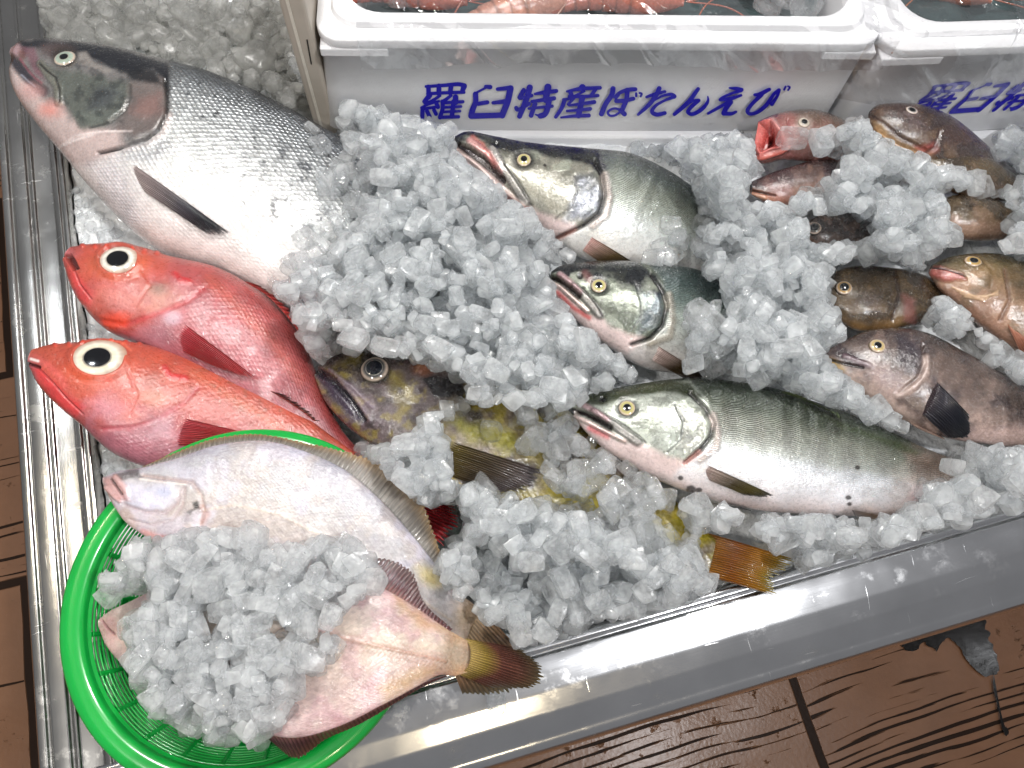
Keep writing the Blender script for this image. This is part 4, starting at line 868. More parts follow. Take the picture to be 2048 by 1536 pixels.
gA = dict(stripe=SILV, head=[(880, 240), (1190, 290), (1205, 340), (1208, 395), (1195, 430), (1165, 455), (1110, 478), (1090, 480), (900, 340)], cheek='#8b897e',
    jawside=[(900, 290), (930, 305), (985, 350), (1030, 395), (1090, 430), (1160, 452), (1110, 490), (1050, 470), (900, 350)],
    crown=[(895, 255), (1190, 285), (1215, 335), (1203, 350), (1165, 325), (1120, 320), (1070, 305), (1010, 305), (975, 290), (930, 285), (905, 290)], crowncol='#191a1d',
    plate=[(1150, 350), (1185, 350), (1205, 385), (1198, 425), (1170, 445), (1130, 440), (1150, 400)], platecol='#7d8290', gill=[(1188, 320), (1203, 350), (1209, 390), (1198, 428), (1168, 450), (1110, 478)],
    gillin=[(1180, 335), (1195, 370), (1190, 415), (1165, 435)], gillout=[(1210, 350), (1219, 395), (1212, 430), (1185, 452)], pre=[(1150, 350), (1153, 385), (1143, 415), (1110, 438)],
    max=[(985, 300), (1012, 345), (1035, 380), (1052, 405)], maxedge=[(1010, 330), (1035, 362), (1058, 400), (1062, 412)], uplip=[(940, 282), (975, 308), (1000, 345)], lipcol='#c08f8c',
    mouth=[(912, 292), (935, 300), (962, 318), (985, 340), (1002, 360)], gape=17, lowlip=[(912, 302), (940, 318), (965, 340), (1000, 375), (1050, 412)],
    pink=[([(945, 275), (965, 290), (990, 330)], 8, '#b4655e', 0.7), ([(950, 345), (1000, 385), (1055, 420)], 9, '#d9786c', 0.75), ([(1100, 485), (1150, 460)], 5, '#8a5a50', 0.7)], eye=(1047, 318), er=14, nostril=(993, 289), dots=[(1090, 330, 4)])
mA = fish('cherry_salmon', 'gaping dark-backed cherry salmon lying just below the blue lettering', 'salmon',
    [(911, 272, 907, 297), (935, 263, 925, 326), (985, 272, 963, 362), (1050, 284, 1010, 398), (1126, 293, 1060, 440), (1200, 301, 1105, 485), (1263, 309, 1165, 520), (1330, 338, 1240, 535), (1385, 375, 1320, 545), (1440, 430, 1400, 550), (1500, 490, 1480, 545)],
    [0.042, 0.042, 0.040, 0.038, 0.036, 0.033, 0.030, 0.026, 0.018, 0.006, -0.004], [0.45, 0.48, 0.5, 0.52, 0.52, 0.52, 0.52, 0.5, 0.48, 0.44, 0.4], sk_masu(gA), m_masu, 300, 140, 24, 'cherry salmon in the ice', seed=31)
gB = dict(stripe=[(1.0, '#141e1e'), (0.75, '#223230'), (0.4, '#3c4a47'), (0.1, '#6d7a74'), (-0.2, '#9aa29a'), (-0.6, '#b5b6b0'), (-1, '#b9b2b0')],
    head=[(1085, 520), (1290, 515), (1325, 560), (1337, 610), (1325, 650), (1300, 680), (1265, 690), (1200, 690), (1095, 570)], cheek='#666c60',
    jawside=[(1094, 560), (1125, 580), (1165, 625), (1200, 635), (1230, 660), (1290, 675), (1255, 705), (1180, 680), (1100, 600)],
    crown=[(1095, 540), (1120, 518), (1270, 515), (1315, 550), (1332, 585), (1320, 600), (1290, 585), (1255, 568), (1215, 558), (1190, 555), (1150, 565), (1110, 555)], crowncol='#14171a',
    plate=[(1275, 580), (1320, 590), (1330, 625), (1310, 660), (1275, 668), (1285, 625)], platecol='#4a5660', gill=[(1300, 545), (1325, 580), (1334, 610), (1326, 650), (1300, 676), (1262, 690)],
    gillin=[(1310, 580), (1320, 615), (1312, 650), (1285, 668)], gillout=[(1338, 590), (1346, 640), (1340, 672), (1300, 688)], pre=[(1272, 570), (1284, 605), (1282, 635), (1262, 660)],
    max=[(1150, 575), (1170, 595), (1188, 615), (1200, 630)], maxedge=[(1165, 575), (1185, 598), (1202, 622), (1206, 632)], uplip=[(1120, 550), (1140, 565), (1160, 585)],
    mouth=[(1100, 553), (1118, 560), (1140, 577), (1158, 592)], gape=9, lowlip=[(1102, 565), (1120, 573), (1145, 595), (1175, 622)], pink=[([(1116, 585), (1140, 610), (1165, 628), (1178, 636)], 9, '#b3403e', 0.85), ([(1170, 548), (1180, 560)], 16, '#5a1f26', 0.7)],
    eye=(1198, 571), er=13, nostril=(1160, 552), rimcol='#9d968a')
mB = fish('cherry_salmon', 'cherry salmon head with closed jaws and red lower lip, tail sunk in ice', 'salmon',
    [(1103, 543, 1097, 565), (1120, 532, 1112, 592), (1160, 525, 1145, 634), (1226, 521, 1188, 673), (1290, 525, 1235, 708), (1350, 532, 1290, 738), (1400, 542, 1355, 748), (1445, 570, 1420, 752), (1490, 610, 1480, 745), (1540, 660, 1535, 735)],
    [0.040, 0.040, 0.038, 0.036, 0.034, 0.030, 0.024, 0.014, 0.002, -0.006], [0.45, 0.48, 0.5, 0.52, 0.52, 0.52, 0.5, 0.48, 0.44, 0.4], sk_masu(gB), m_masu, 260, 140, 24, 'cherry salmon in the ice', seed=41)
gC = dict(stripe=[(1.0, '#222a1e'), (0.72, '#364030'), (0.42, '#565c4e'), (0.18, '#83867a'), (-0.05, '#a0a39a'), (-0.22, '#b9bcb6'), (-0.36, '#d3d5d8'), (-0.75, '#d6d3d6'), (-1, '#cbbab6')], bars=[(1460, 850), (1520, 872), (1575, 880), (1640, 905), (1700, 920), (1770, 935), (1840, 950)],
    head=[(1135, 790), (1380, 760), (1415, 800), (1428, 840), (1422, 880), (1400, 905), (1370, 930), (1290, 930), (1150, 850)], cheek='#a9aea4',
    jawside=[(1144, 826), (1190, 855), (1240, 880), (1290, 890), (1330, 910), (1375, 925), (1340, 955), (1230, 930), (1150, 870)],
    crown=[(1140, 812), (1160, 790), (1300, 760), (1375, 762), (1405, 790), (1390, 800), (1350, 785), (1310, 788), (1270, 792), (1210, 812), (1170, 812)], crowncol='#2e3320',
    plate=[(1345, 810), (1410, 815), (1424, 845), (1415, 880), (1385, 905), (1350, 900), (1365, 860)], platecol='#93938c', gill=[(1380, 785), (1412, 815), (1427, 845), (1422, 872), (1402, 898), (1370, 925)],
    gillin=[(1400, 825), (1412, 850), (1405, 880), (1380, 900)], gillout=[(1426, 830), (1436, 865), (1432, 895), (1400, 920)], pre=[(1350, 808), (1368, 845), (1362, 880), (1335, 905)],
    max=[(1190, 825), (1225, 848), (1255, 870), (1276, 884)], maxedge=[(1215, 832), (1250, 852), (1280, 875), (1290, 885)], uplip=[(1160, 808), (1185, 820), (1215, 840)],
    mouth=[(1148, 822), (1170, 827), (1195, 840), (1220, 855)], gape=9, lowlip=[(1150, 832), (1178, 845), (1210, 862), (1250, 882)], pink=[([(1180, 856), (1200, 866), (1214, 873)], 11, '#cc5c62', 0.75), ([(1370, 930), (1400, 905)], 8, '#c98a80', 0.6)],
    eye=(1253, 815), er=14, nostril=(1205, 798), dots=[(1361, 956, 6), (1382, 979, 10), (1398, 980, 6), (1697, 995, 6), (1699, 1008, 5), (1785, 888, 4), (1715, 935, 5)])
def skC(k):
    sk_masu(gC)(k)
    k.poly([(1800, 960), (1850, 890), (1950, 930), (1930, 985), (1850, 1010), (1790, 1030)], '#b39a90', 46, 0.6, 26); k.poly([(1830, 920), (1900, 905), (1920, 940), (1860, 950)], '#6a5446', 16, 0.6, 12)
    k.ell(1838, 1002, 17, 22, '#b0848a', 0.8, 0.5)
    k.line([(1600, 800), (1680, 850), (1740, 870), (1830, 905)], 10, '#3c4a22', 0.5, 0, 6)
mC = fish('cherry_salmon', 'whole green-backed cherry salmon with white belly lying along the front steel rim', 'salmon',
    [(1146, 806, 1145, 822), (1165, 793, 1160, 850), (1218, 779, 1205, 895), (1291, 766, 1260, 931), (1360, 757, 1325, 965), (1430, 759, 1400, 994), (1535, 774, 1510, 1021), (1608, 797, 1600, 1029), (1690, 826, 1700, 1033), (1770, 860, 1785, 1031), (1850, 897, 1850, 1008), (1930, 925, 1925, 986), (1990, 940, 1992, 977)],
    [0.036, 0.036, 0.035, 0.034, 0.033, 0.032, 0.031, 0.03, 0.028, 0.025, 0.020, 0.012, 0.004], [0.42, 0.46, 0.5, 0.52, 0.52, 0.52, 0.5, 0.5, 0.48, 0.46, 0.44, 0.42, 0.4], skC, m_masu, 420, 150, 24, 'cherry salmon in the ice', seed=51)
for o, g, r in ((mA, gA, 0.0068), (mB, gB, 0.0064), (mC, gC, 0.0066)): eye(o, g['eye'][0], g['eye'][1], r, '#a8a066', 0.40, '#b4ab74', '#4a4630', 0.40, sx=1.0 if o is not mA else 0.92)
fin(mA, 'pectoral_fin', [(1172, 468), (1168, 480), (1160, 496)], [(1268, 526), (1240, 530), (1210, 532)], [0.060, 0.058, 0.054], [0.056, 0.052, 0.05], [(0, '#c79a94'), (0.4, '#8d7264'), (0.7, '#4f3f22'), (1, '#231c14')], 50, 40, 10, 0.06, 0.0008)
fin(mB, 'pectoral_fin', [(1306, 686), (1302, 698), (1296, 716)], [(1415, 755), (1395, 757), (1370, 757)], [0.064, 0.062, 0.06], [0.060, 0.058, 0.055], [(0, '#c9b3ae'), (0.35, '#9a877f'), (0.6, '#3f3018'), (1, '#181410')], 50, 40, 10, 0.06, 0.0008)
fin(mC, 'pectoral_fin', [(1402, 925), (1400, 938), (1408, 956)], [(1545, 990), (1530, 994), (1490, 990)], [0.066, 0.066, 0.064], [0.063, 0.062, 0.061], [(0, '#b59e98'), (0.3, '#8f7f74'), (0.55, '#4a3f26'), (0.8, '#4d4414'), (1, '#171410')], 60, 50, 11, 0.05, 0.0009, 0.003)
fin(mC, 'anal_fin', [(1705, 1020), (1708, 1026), (1712, 1032)], [(1790, 1038), (1784, 1041), (1776, 1042)], [0.046, 0.042, 0.036], [0.03, 0.028, 0.026], [(0, '#9a8b86'), (0.5, '#a88a74'), (1, '#7a5c3a')], 40, 24, 7, 0.1, 0.0008)
fin(mC, 'pelvic_fin', [(1425, 1006), (1450, 1010), (1480, 1014)], [(1455, 1014), (1480, 1018), (1502, 1021)], 0.034, 0.028, [(0, '#2a2420'), (1, '#100c0a')], 40, 10, 6, 0.2, 0.0006)
fin(mC, 'dorsal_fin', [(1560, 783), (1600, 797), (1640, 812), (1676, 826)], [(1592, 787), (1630, 805), (1668, 826), (1680, 838)], 0.046, [0.05, 0.056, 0.056, 0.05], [(0, '#4e5c38'), (0.7, '#5d6a42'), (1, '#3a4028')], 60, 14, 9, 0.1, 0.0009)

# ---------------------------------------------------------------- brown bottom fish on the far side
def sk_brown(base, belly, dark_, marks=None, f=0.03, sd=0):
    def fn(k):
        k.stripe([(1, dark_), (0.3, base), (-0.3, base), (-0.7, belly), (-1, belly)], 0.35)
        k.mottle(dark_, f, 0.55, 0.75, 4 + sd); k.mottle(belly, f * 1.4, 0.66, 0.4, 8 + sd); k.msk[:, 0] = smooth(0.45, 0.6, k.s) * 0.3
        if marks: marks(k)
    return fn
m_brown = fish_mat('slimy_brown_skin', 0.004, 0.0005, 0.25, sss=0.04, edge_dark=0.4, dots=0.45, coat=1.0, spark=0.8)
GB = 'brown bottom fish in the far ice'
def mk_i(k):
    k.poly([(1650, 720), (1690, 735), (1760, 790), (1830, 830), (1850, 875), (1760, 840), (1660, 760)], '#a8948a', 14, 0.85, 8)
    k.poly([(1652, 714), (1672, 722), (1690, 740), (1668, 745)], '#a3884e', 8, 0.8, 4)
    k.poly([(1650, 705), (1680, 690), (1735, 720), (1740, 735), (1700, 730)], '#2a2026', 8, 0.85, 6)
    k.line([(1655, 718), (1690, 728), (1725, 735)], 5, '#140e10', 0.9, -0.0018); k.line([(1690, 712), (1720, 725), (1740, 732)], 9, '#5a444c', 0.8, 0.001, 4)
    k.poly([(1795, 672), (1840, 680), (1850, 720), (1830, 750), (1805, 750), (1795, 710)], '#2c262e', 12, 0.8, 10)
    k.poly([(1735, 720), (1800, 740), (1810, 790), (1760, 790)], '#8d7a78', 14, 0.6, 10)
    k.line([(1845, 690), (1850, 725), (1838, 755), (1800, 785)], 6, '#3a2a26', 0.8, -0.0022, 4); k.line([(1852, 715), (1852, 745), (1830, 772), (1795, 790)], 12, '#a8948c', 0.8, 0.0014, 5)
    k.poly([(1880, 880), (1950, 860), (2060, 850), (2060, 900), (1900, 895)], '#b49a92', 18, 0.8, 8)
    k.mottle('#4e3f38', 0.02, 0.52, 0.6, 61, smooth(1850, 1900, k.x) * smooth(-0.5, -0.1, k.w))
    k.ell(1755, 692, 22, 19, '#6a5a54', 0.3, 0.8)
fi = fish('greenling', 'mottled grey-brown greenling with broad black pectoral fin beside the whole cherry salmon', 'greenling',
    [(1651, 702, 1651, 713), (1680, 684, 1668, 745), (1730, 662, 1710, 782), (1793, 655, 1765, 820), (1850, 665, 1825, 852), (1921, 701, 1895, 878), (1994, 741, 1970, 890), (2060, 775, 2050, 897), (2150, 815, 2150, 890), (2300, 850, 2300, 890)], [0.032, 0.032, 0.031, 0.03, 0.03, 0.029, 0.028, 0.026, 0.02, 0.01], [0.45, 0.5, 0.52, 0.52, 0.52, 0.5, 0.48, 0.46, 0.44, 0.4],
    sk_brown('#5a4c46', '#8c776e', '#382e2e', mk_i), m_brown, 300, 140, 24, GB, seed=61)
eye(fi, 1755, 692, 0.0064, '#a08c60', 0.40, '#b39d6c', '#5a4c34', 0.45)
fin(fi, 'pectoral_fin', [(1866, 757), (1848, 790), (1838, 822)], [(1938, 830), (1938, 872), (1898, 876)], [0.060, 0.058, 0.054], [0.052, 0.048, 0.046], [(0, '#3a2a2c'), (0.3, '#24222c'), (0.7, '#14161f'), (1, '#0e0f16')], 90, 50, 16, 0.05, 0.0009, 0.004)
fin(fi, 'pelvic_fin', [(1815, 840), (1830, 852), (1845, 860)], [(1880, 872), (1888, 876), (1890, 878)], 0.032, 0.026, [(0, '#8a7468'), (1, '#9a8074')], 40, 16, 6, 0.1, 0.0006)
def mk_g(k):
    k.poly([(1690, 640), (1740, 655), (1800, 640), (1790, 665), (1700, 668)], '#8a6a44', 14, 0.8, 8); k.line([(1790, 545), (1800, 590), (1785, 640)], 6, '#2a1a14', 0.8, -0.002, 4)
    k.poly([(1805, 590), (1830, 600), (1830, 650), (1808, 640)], '#7a4a44', 8, 0.8, 6); k.ell(1690, 575, 20, 18, '#4a3a22', 0.3, 0.8)
fg = fish('sculpin', 'round olive-brown fish head with dark eye half buried above the greenling', 'sculpin',
    [(1640, 580, 1640, 600), (1665, 546, 1664, 628), (1710, 531, 1710, 661), (1770, 534, 1770, 662), (1830, 545, 1830, 655), (1890, 570, 1890, 640), (1960, 600, 1960, 640)], [0.026] * 5 + [0.016, 0.006], [0.5] * 5 + [0.45, 0.4], sk_brown('#40321f', '#5a462c', '#2a2016', mk_g), m_brown, 180, 110, 20, GB, seed=71)
eye(fg, 1688, 576, 0.0066, '#8a6a3a', 0.5, '#9a7a46', '#3a2c18', 0.5)
def mk_h(k):
    k.stripe([(1, '#352e1e'), (0.5, '#544830'), (0.1, '#775f40'), (-0.4, '#96755a'), (-1, '#8c6a58')], 0.2)
    k.mottle('#4c4630', 0.03, 0.58, 0.5, 4); k.poly([(1855, 535), (1880, 532), (1925, 548), (1932, 560), (1890, 562), (1860, 552)], '#8e443c', 5, 0.95, 3, dh=0.0018)
    k.line([(1862, 536), (1895, 540), (1930, 552)], 4, '#2a1a16', 0.9, -0.0015); k.line([(1958, 515), (1985, 540), (1980, 575)], 5, '#6a5230', 0.6, -0.001)
    for i in range(4): k.line([(1905 + i * 8, 575 + i * 6), (1950 + i * 6, 592 + i * 3), (1995, 590 - i * 3)], 3, '#c8a684', 0.6, 0.0008)
    k.line([(2010, 540), (2020, 600), (2000, 640)], 6, '#5a3a2a', 0.7, -0.002, 4); k.ell(1946, 522, 20, 15, '#5a4a30', 0.3, 0.8)
fh = fish('greenling', 'tan fish with thick brick-red lips at the edge of the ice', 'greenling',
    [(1864, 529, 1858, 548), (1895, 513, 1878, 578), (1945, 505, 1915, 611), (2000, 507, 1955, 650), (2060, 527, 2010, 690), (2130, 560, 2080, 740), (2250, 640, 2200, 780)], [0.036, 0.036, 0.035, 0.034, 0.032, 0.028, 0.02], 0.48, sk_brown('#8a7048', '#b08a62', '#4a4028', mk_h), m_brown, 200, 110, 20, GB, seed=81)
eye(fh, 1946, 523, 0.0058, '#a8864a', 0.42, '#b4955a', '#5a4628', 0.45, sx=1.25, rot=-0.15)
fin(fh, 'pectoral_fin', [(2012, 640), (2022, 652), (2036, 662)], [(2050, 722), (2060, 720), (2075, 712)], 0.05, 0.036, [(0, '#a87058'), (1, '#8a5a48')], 40, 24, 7, 0.1, 0.0008)
def mk_a(k):
    k.stripe([(1, '#463830'), (0.4, '#5f4a42'), (-0.2, '#7d5a52'), (-1, '#7a4e48')], 0.2); k.mottle('#57463a', 0.04, 0.56, 0.6, 4, smooth(1600, 1640, k.x))
    k.poly([(1505, 320), (1515, 240), (1580, 215), (1600, 240), (1590, 320)], '#8a5450', 14, 0.7, 8)
    k.poly([(1516, 246), (1540, 238), (1560, 262), (1570, 288), (1545, 300), (1520, 312), (1510, 300)], '#b8605a', 5, 1, 3, dh=0.0022)
    k.poly([(1524, 252), (1540, 248), (1558, 272), (1562, 288), (1540, 294), (1522, 302), (1518, 285)], '#8a2c28', 5, 1, 2, dh=-0.010)
    k.poly([(1536, 262), (1544, 260), (1557, 278), (1556, 288), (1538, 290)], '#1c0606', 4, 1, 2, dh=-0.008)
    k.line([(1510, 318), (1525, 316), (1560, 304), (1580, 294)], 9, '#b4584c', 0.9, 0.003, 4)
    k.line([(1545, 240), (1560, 262), (1576, 290)], 9, '#c08a86', 0.7, 0.002, 4); k.line([(1575, 240), (1585, 275), (1580, 300)], 5, '#7a3a38', 0.7, -0.0015)
    k.ell(1608, 245, 16, 15, '#8a7a70', 0.4, 0.8)
fa = fish('gaping_bottom_fish', 'pink-mouthed brown fish gaping wide against the white foam box', 'bottom fish',
    [(1518, 246, 1504, 312), (1526, 238, 1508, 320), (1545, 229, 1528, 330), (1580, 220, 1568, 322), (1620, 218, 1618, 326), (1665, 231, 1668, 332), (1720, 262, 1730, 332), (1780, 300, 1790, 330)],
    [0.038] * 5 + [0.034, 0.026, 0.016], [0.25, 0.4, 0.5, 0.54, 0.54, 0.52, 0.5, 0.45], mk_a, m_brown, 260, 110, 40, GB, seed=91)
eye(fa, 1608, 245, 0.0052, '#9a9186', 0.45, '#a8a296', '#6a6054', 0.45)
def mk_b(k):
    k.poly([(1740, 245), (1760, 250), (1800, 290), (1860, 305), (1830, 330), (1770, 305), (1745, 270)], '#a8845a', 12, 0.9, 7)
    for i in range(5): k.line([(1752 + i * 6, 262 + i * 6), (1790 + i * 8, 292 + i * 3), (1840, 308 + i)], 2.5, '#7a5c3e', 0.6, 0.0006)
    k.line([(1738, 232), (1765, 245), (1800, 275), (1850, 300)], 7, '#3c2822', 0.7, -0.0012, 4); k.poly([(1830, 295), (1870, 285), (1875, 300), (1845, 315)], '#8a3a34', 8, 0.7, 5)
    k.line([(1880, 262), (1870, 295), (1845, 312)], 6, '#3a2420', 0.7, -0.0015, 4); k.ell(1823, 222, 13, 10, '#5a4c4c', 0.4, 0.7)
fb = fish('sculpin', 'smooth brown fish with pale chin raised in front of the half hidden box', 'sculpin',
    [(1739, 222, 1738, 236), (1750, 210, 1748, 262), (1790, 204, 1776, 295), (1833, 207, 1812, 314), (1880, 223, 1855, 330), (1925, 250, 1905, 345), (1980, 298, 1965, 365), (2040, 350, 2025, 392), (2100, 400, 2095, 420)], [0.056, 0.056, 0.055, 0.053, 0.050, 0.046, 0.038, 0.028, 0.018], [0.5, 0.52, 0.54, 0.54, 0.52, 0.5, 0.46, 0.42, 0.4], sk_brown('#3f302c', '#54402f', '#2a2020', mk_b), m_brown, 240, 120, 24, GB, seed=101)
eye(fb, 1823, 221, 0.0042, '#4a4444', 0.5, '#b0aaa8', '#2a2424', 0.4, sx=1.3, rot=-0.5)
fc = fish('sculpin', 'dark olive back of a fish under the pale-chinned one, capped with ice', 'sculpin',
    [(1800, 318, 1800, 330), (1840, 302, 1832, 350), (1900, 296, 1890, 380), (1962, 309, 1950, 402), (2005, 333, 1992, 405), (2040, 358, 2032, 405), (2095, 398, 2090, 418)], [0.044, 0.044, 0.044, 0.042, 0.038, 0.032, 0.024], 0.5, sk_brown('#4a3c28', '#5c4838', '#2a221c'), m_brown, 180, 100, 20, GB, seed=111)
def mk_d(k):
    k.poly([(1495, 375), (1530, 385), (1575, 395), (1575, 415), (1500, 400)], '#a5705a', 8, 0.9, 5); k.line([(1500, 380), (1525, 386), (1550, 392)], 4, '#2a1612', 0.9, -0.0018); k.line([(1502, 388), (1530, 396)], 7, '#b8866a', 0.8, 0.0016, 3)
    k.poly([(1530, 370), (1580, 370), (1590, 400), (1550, 405)], '#8a5c56', 12, 0.6, 7)
fd = fish('sculpin', 'small brown snout with pale lips poking from ice under the gaping fish', 'sculpin',
    [(1502, 363, 1503, 389), (1530, 350, 1530, 404), (1575, 334, 1576, 411), (1640, 318, 1650, 411), (1720, 330, 1730, 411), (1800, 352, 1810, 402)], [0.034, 0.034, 0.034, 0.032, 0.024, 0.014], 0.5, sk_brown('#5a443e', '#8a6a5c', '#32262a', mk_d), m_brown, 180, 100, 20, GB, seed=121)
fe = fish('sculpin', 'dark fish almost buried, only a glossy black eye and brow clear of ice', 'sculpin',
    [(1600, 455, 1600, 470), (1640, 428, 1635, 496), (1700, 424, 1700, 502), (1780, 438, 1780, 502), (1850, 458, 1850, 500)], [0.034, 0.034, 0.032, 0.024, 0.014], 0.55, sk_brown('#3a302c', '#6a5448', '#1e1818'), m_brown, 160, 90, 20, GB, seed=131)
eye(fe, 1628, 457, 0.0062, '#1a1618', 0.55, '#4a3a34', '#1a1412', 0.6)
ff = fish('sculpin', 'rounded olive-brown flank of a fish glistening through a gap in the ice', 'sculpin',
    [(1850, 422, 1850, 440), (1890, 392, 1890, 472), (1950, 391, 1950, 484), (2010, 408, 2010, 482), (2075, 432, 2075, 476)], [0.036, 0.037, 0.037, 0.034, 0.026], 0.6, sk_brown('#5a4830', '#8a6e5c', '#3c3022'), m_brown, 160, 100, 20, GB, seed=141)

# ---------------------------------------------------------------- green basket
BC = np.array([-0.15449, 0.04362]); BR = 0.115; BZ0, BZ1 = 0.004, 0.060
gm = NT('green_plastic'); _o = gm.obj()
green_m = gm.done(gm.pbsdf(Base_Color=gm.mix(gm.noise(_o, 20, 3), C('#0f8f36'), C('#14a542')), Roughness=0.24, Coat_Weight=0.5, Coat_Roughness=0.1, Subsurface_Weight=0.25, Subsurface_Radius=(0.004, 0.012, 0.005), Normal=gm.bump(gm.noise(_o, 40, 3), 0.08, 0.002)))
basket = bpy.data.objects.new('green_basket', None); COL.objects.link(basket); basket.location = (BC[0], BC[1], BZ0)
tag(basket, 'round green plastic colander basket holding two pale flounders and ice', 'basket')
def lathe(name, prof, n=160, mat=green_m, parent=basket, closed=False):
    p = np.array(prof); a = np.linspace(0, 2 * math.pi, n, endpoint=False)
    V = np.stack([np.outer(p[:, 0], np.cos(a)), np.outer(p[:, 0], np.sin(a)), np.repeat((p[:, 1] - BZ0)[:, None], n, 1)], -1)
    q = grid_quads(len(p), n, True)
    return link(name, mk_mesh(name, V.reshape(-1, 3), q, mat=mat), parent)
lathe('rim', smooth_profile([(BR - 0.0165, BZ1 - 0.008), (BR - 0.0155, BZ1 - 0.0015), (BR - 0.012, BZ1 + 0.0005), (BR - 0.006, BZ1 + 0.0008), (BR - 0.001, BZ1 - 0.0015), (BR, BZ1 - 0.007), (BR - 0.0015, BZ1 - 0.0075), (BR - 0.0035, BZ1 - 0.003), (BR - 0.0135, BZ1 - 0.004), (BR - 0.0185, BZ1 - 0.008), (BR - 0.0165, BZ1 - 0.008)], 4, 0.002))
def wall_at(t):   # t: 0 at the rim, 1 at the centre of the bottom
    if t < 0.62: s = t / 0.62; return (BR - 0.018 - 0.022 * s - 0.006 * s * s, BZ1 - 0.008 - 0.044 * s ** 0.85)
    s = (t - 0.62) / 0.38; return ((BR - 0.046) * (1 - s) + 0.004, BZ1 - 0.052 - 0.003 * math.sin(min(s * 3, 1) * 1.57))
nw = 30; V_ = []; Q_ = []; off = 0; ang_ = np.linspace(0, 2 * math.pi, 160, endpoint=False); cc_ = np.linspace(0, 2 * math.pi, 8, endpoint=False)
for i in range(nw):
    if i in (8, 16): continue
    r, z = wall_at((i + 0.5) / nw * 0.97); rr = 0.00085
    ring = np.stack([np.outer(np.cos(ang_), r + rr * np.cos(cc_)), np.outer(np.sin(ang_), r + rr * np.cos(cc_)), np.outer(np.ones(160), z - BZ0 + rr * 1.1 * np.sin(cc_))], -1)
    V_.append(ring.reshape(-1, 3)); g = grid_quads(160, 8, True); last = np.array([[159 * 8 + j, 159 * 8 + (j + 1) % 8, (j + 1) % 8, j] for j in range(8)]); Q_.append(np.r_[g, last] + off); off += 160 * 8
link('lattice', mk_mesh('lattice', np.concatenate(V_), np.concatenate(Q_), mat=green_m), basket)
for i in (8, 16):
    (r0, z0), (r1, z1) = wall_at((i - 0.1) / nw * 0.97), wall_at((i + 1.1) / nw * 0.97); lathe('band', [(r0, z0 + 0.0012), (r1, z1 + 0.0012), (r1 - 0.0005, z1 - 0.0012), (r0 - 0.0005, z0 - 0.0012), (r0, z0 + 0.0012)])
for k in range(24):
    a = k / 24 * 2 * math.pi + 0.06; pts = [wall_at(t) for t in np.linspace(0, 0.97, 26)]
    P = np.array([(r * math.cos(a), r * math.sin(a), z - BZ0 - 0.0006) for r, z in pts])
    tube('rib', P, 0.0017, green_m, basket, nc=8, n=40)
lathe('foot', [(0.052, BZ0 + 0.006), (0.054, BZ0), (0.050, BZ0), (0.049, BZ0 + 0.006)])

# ---------------------------------------------------------------- flounders
m_flou = fish_mat('pale_flounder_skin', 0.0024, 0.00018, 0.27, sss=0.2, edge_dark=0.12, dots=0.12, coat=1.0, spark=0.8)
def sk_fu(k):
    k.stripe([(1, '#9b98a2'), (0.6, '#aaa7ab'), (0.1, '#b3aba8'), (-0.4, '#b3a5a0'), (-1, '#a8948f')], 0.2)
    k.msk[:, 0] = smooth(0.2, 0.3, k.s) * 0.45
    k.mottle('#b5a69c', 0.018, 0.58, 0.4, 5, smooth(0.22, 0.3, k.s)); k.mottle('#b9b4c4', 0.02, 0.6, 0.5, 6)
    k.poly([(205, 955), (280, 935), (285, 955), (230, 965), (212, 975)], '#3a2e2a', 6, 0.8, 5)
    k.poly([(208, 958), (225, 950), (250, 975), (258, 1000), (238, 1002), (215, 985)], '#b98f8c', 6, 0.9, 4)
    k.line([(222, 958), (232, 972), (243, 988)], 4, '#3a1f1c', 0.9, -0.0016); k.line([(232, 955), (250, 975), (255, 995)], 11, '#c29a96', 0.7, 0.0018, 4); k.line([(213, 975), (228, 992), (240, 1002)], 8, '#c09490', 0.7, 0.0014, 3)
    k.poly([(262, 972), (345, 968), (355, 1000), (330, 1025), (262, 1015)], '#c3c2d4', 16, 0.7, 8, dh=0.0012); k.ell(330, 985, 14, 8, '#8d92b0', 0.9, 0.6)
    k.line([(250, 1010), (290, 1024), (330, 1026), (355, 1005), (366, 975)], 6, '#a58f90', 0.6, -0.0014, 4); k.line([(260, 1040), (300, 1050), (345, 1040), (365, 1010), (370, 975)], 5, '#a89494', 0.5, -0.0012, 4)
    k.line([(285, 950), (340, 958), (385, 965), (402, 990), (408, 1020), (400, 1045)], 6, '#a78a80', 0.6, -0.0018, 4); k.line([(280, 958), (330, 965), (370, 968)], 5, '#dccfc8', 0.6, 0.001)
    k.poly([(383, 1005), (395, 1002), (400, 1015), (390, 1020)], '#0f0b0c', 3, 0.95, 5); k.poly([(372, 1022), (388, 1018), (380, 1030)], '#15100f', 3, 0.9, 4); k.line([(392, 1010), (404, 1022)], 2.5, '#1a1010', 0.8); k.ell(374, 1035, 10, 14, '#7a7478', 0.8, 0.6, warp=0.6)
    k.line([(405, 1015), (415, 1028), (405, 1045)], 10, '#b5897c', 0.6, 0, 6)
    k.line([(285, 1062), (310, 1072), (335, 1076)], 9, '#d48f8a', 0.6, 0, 5)
    k.line([(410, 1020), (470, 1010), (560, 1030), (680, 1090), (800, 1170), (900, 1240)], 5, '#bfae9f', 0.6, 0.0008, 3)
    k.ell(860, 1155, 26, 14, '#c9b24a', 0.9, 0.6, ang=35, warp=0.6); k.ell(940, 1235, 22, 20, '#a98a4a', 0.9, 0.7, warp=0.5); k.paint(smooth(880, 960, k.x), '#b39a80')
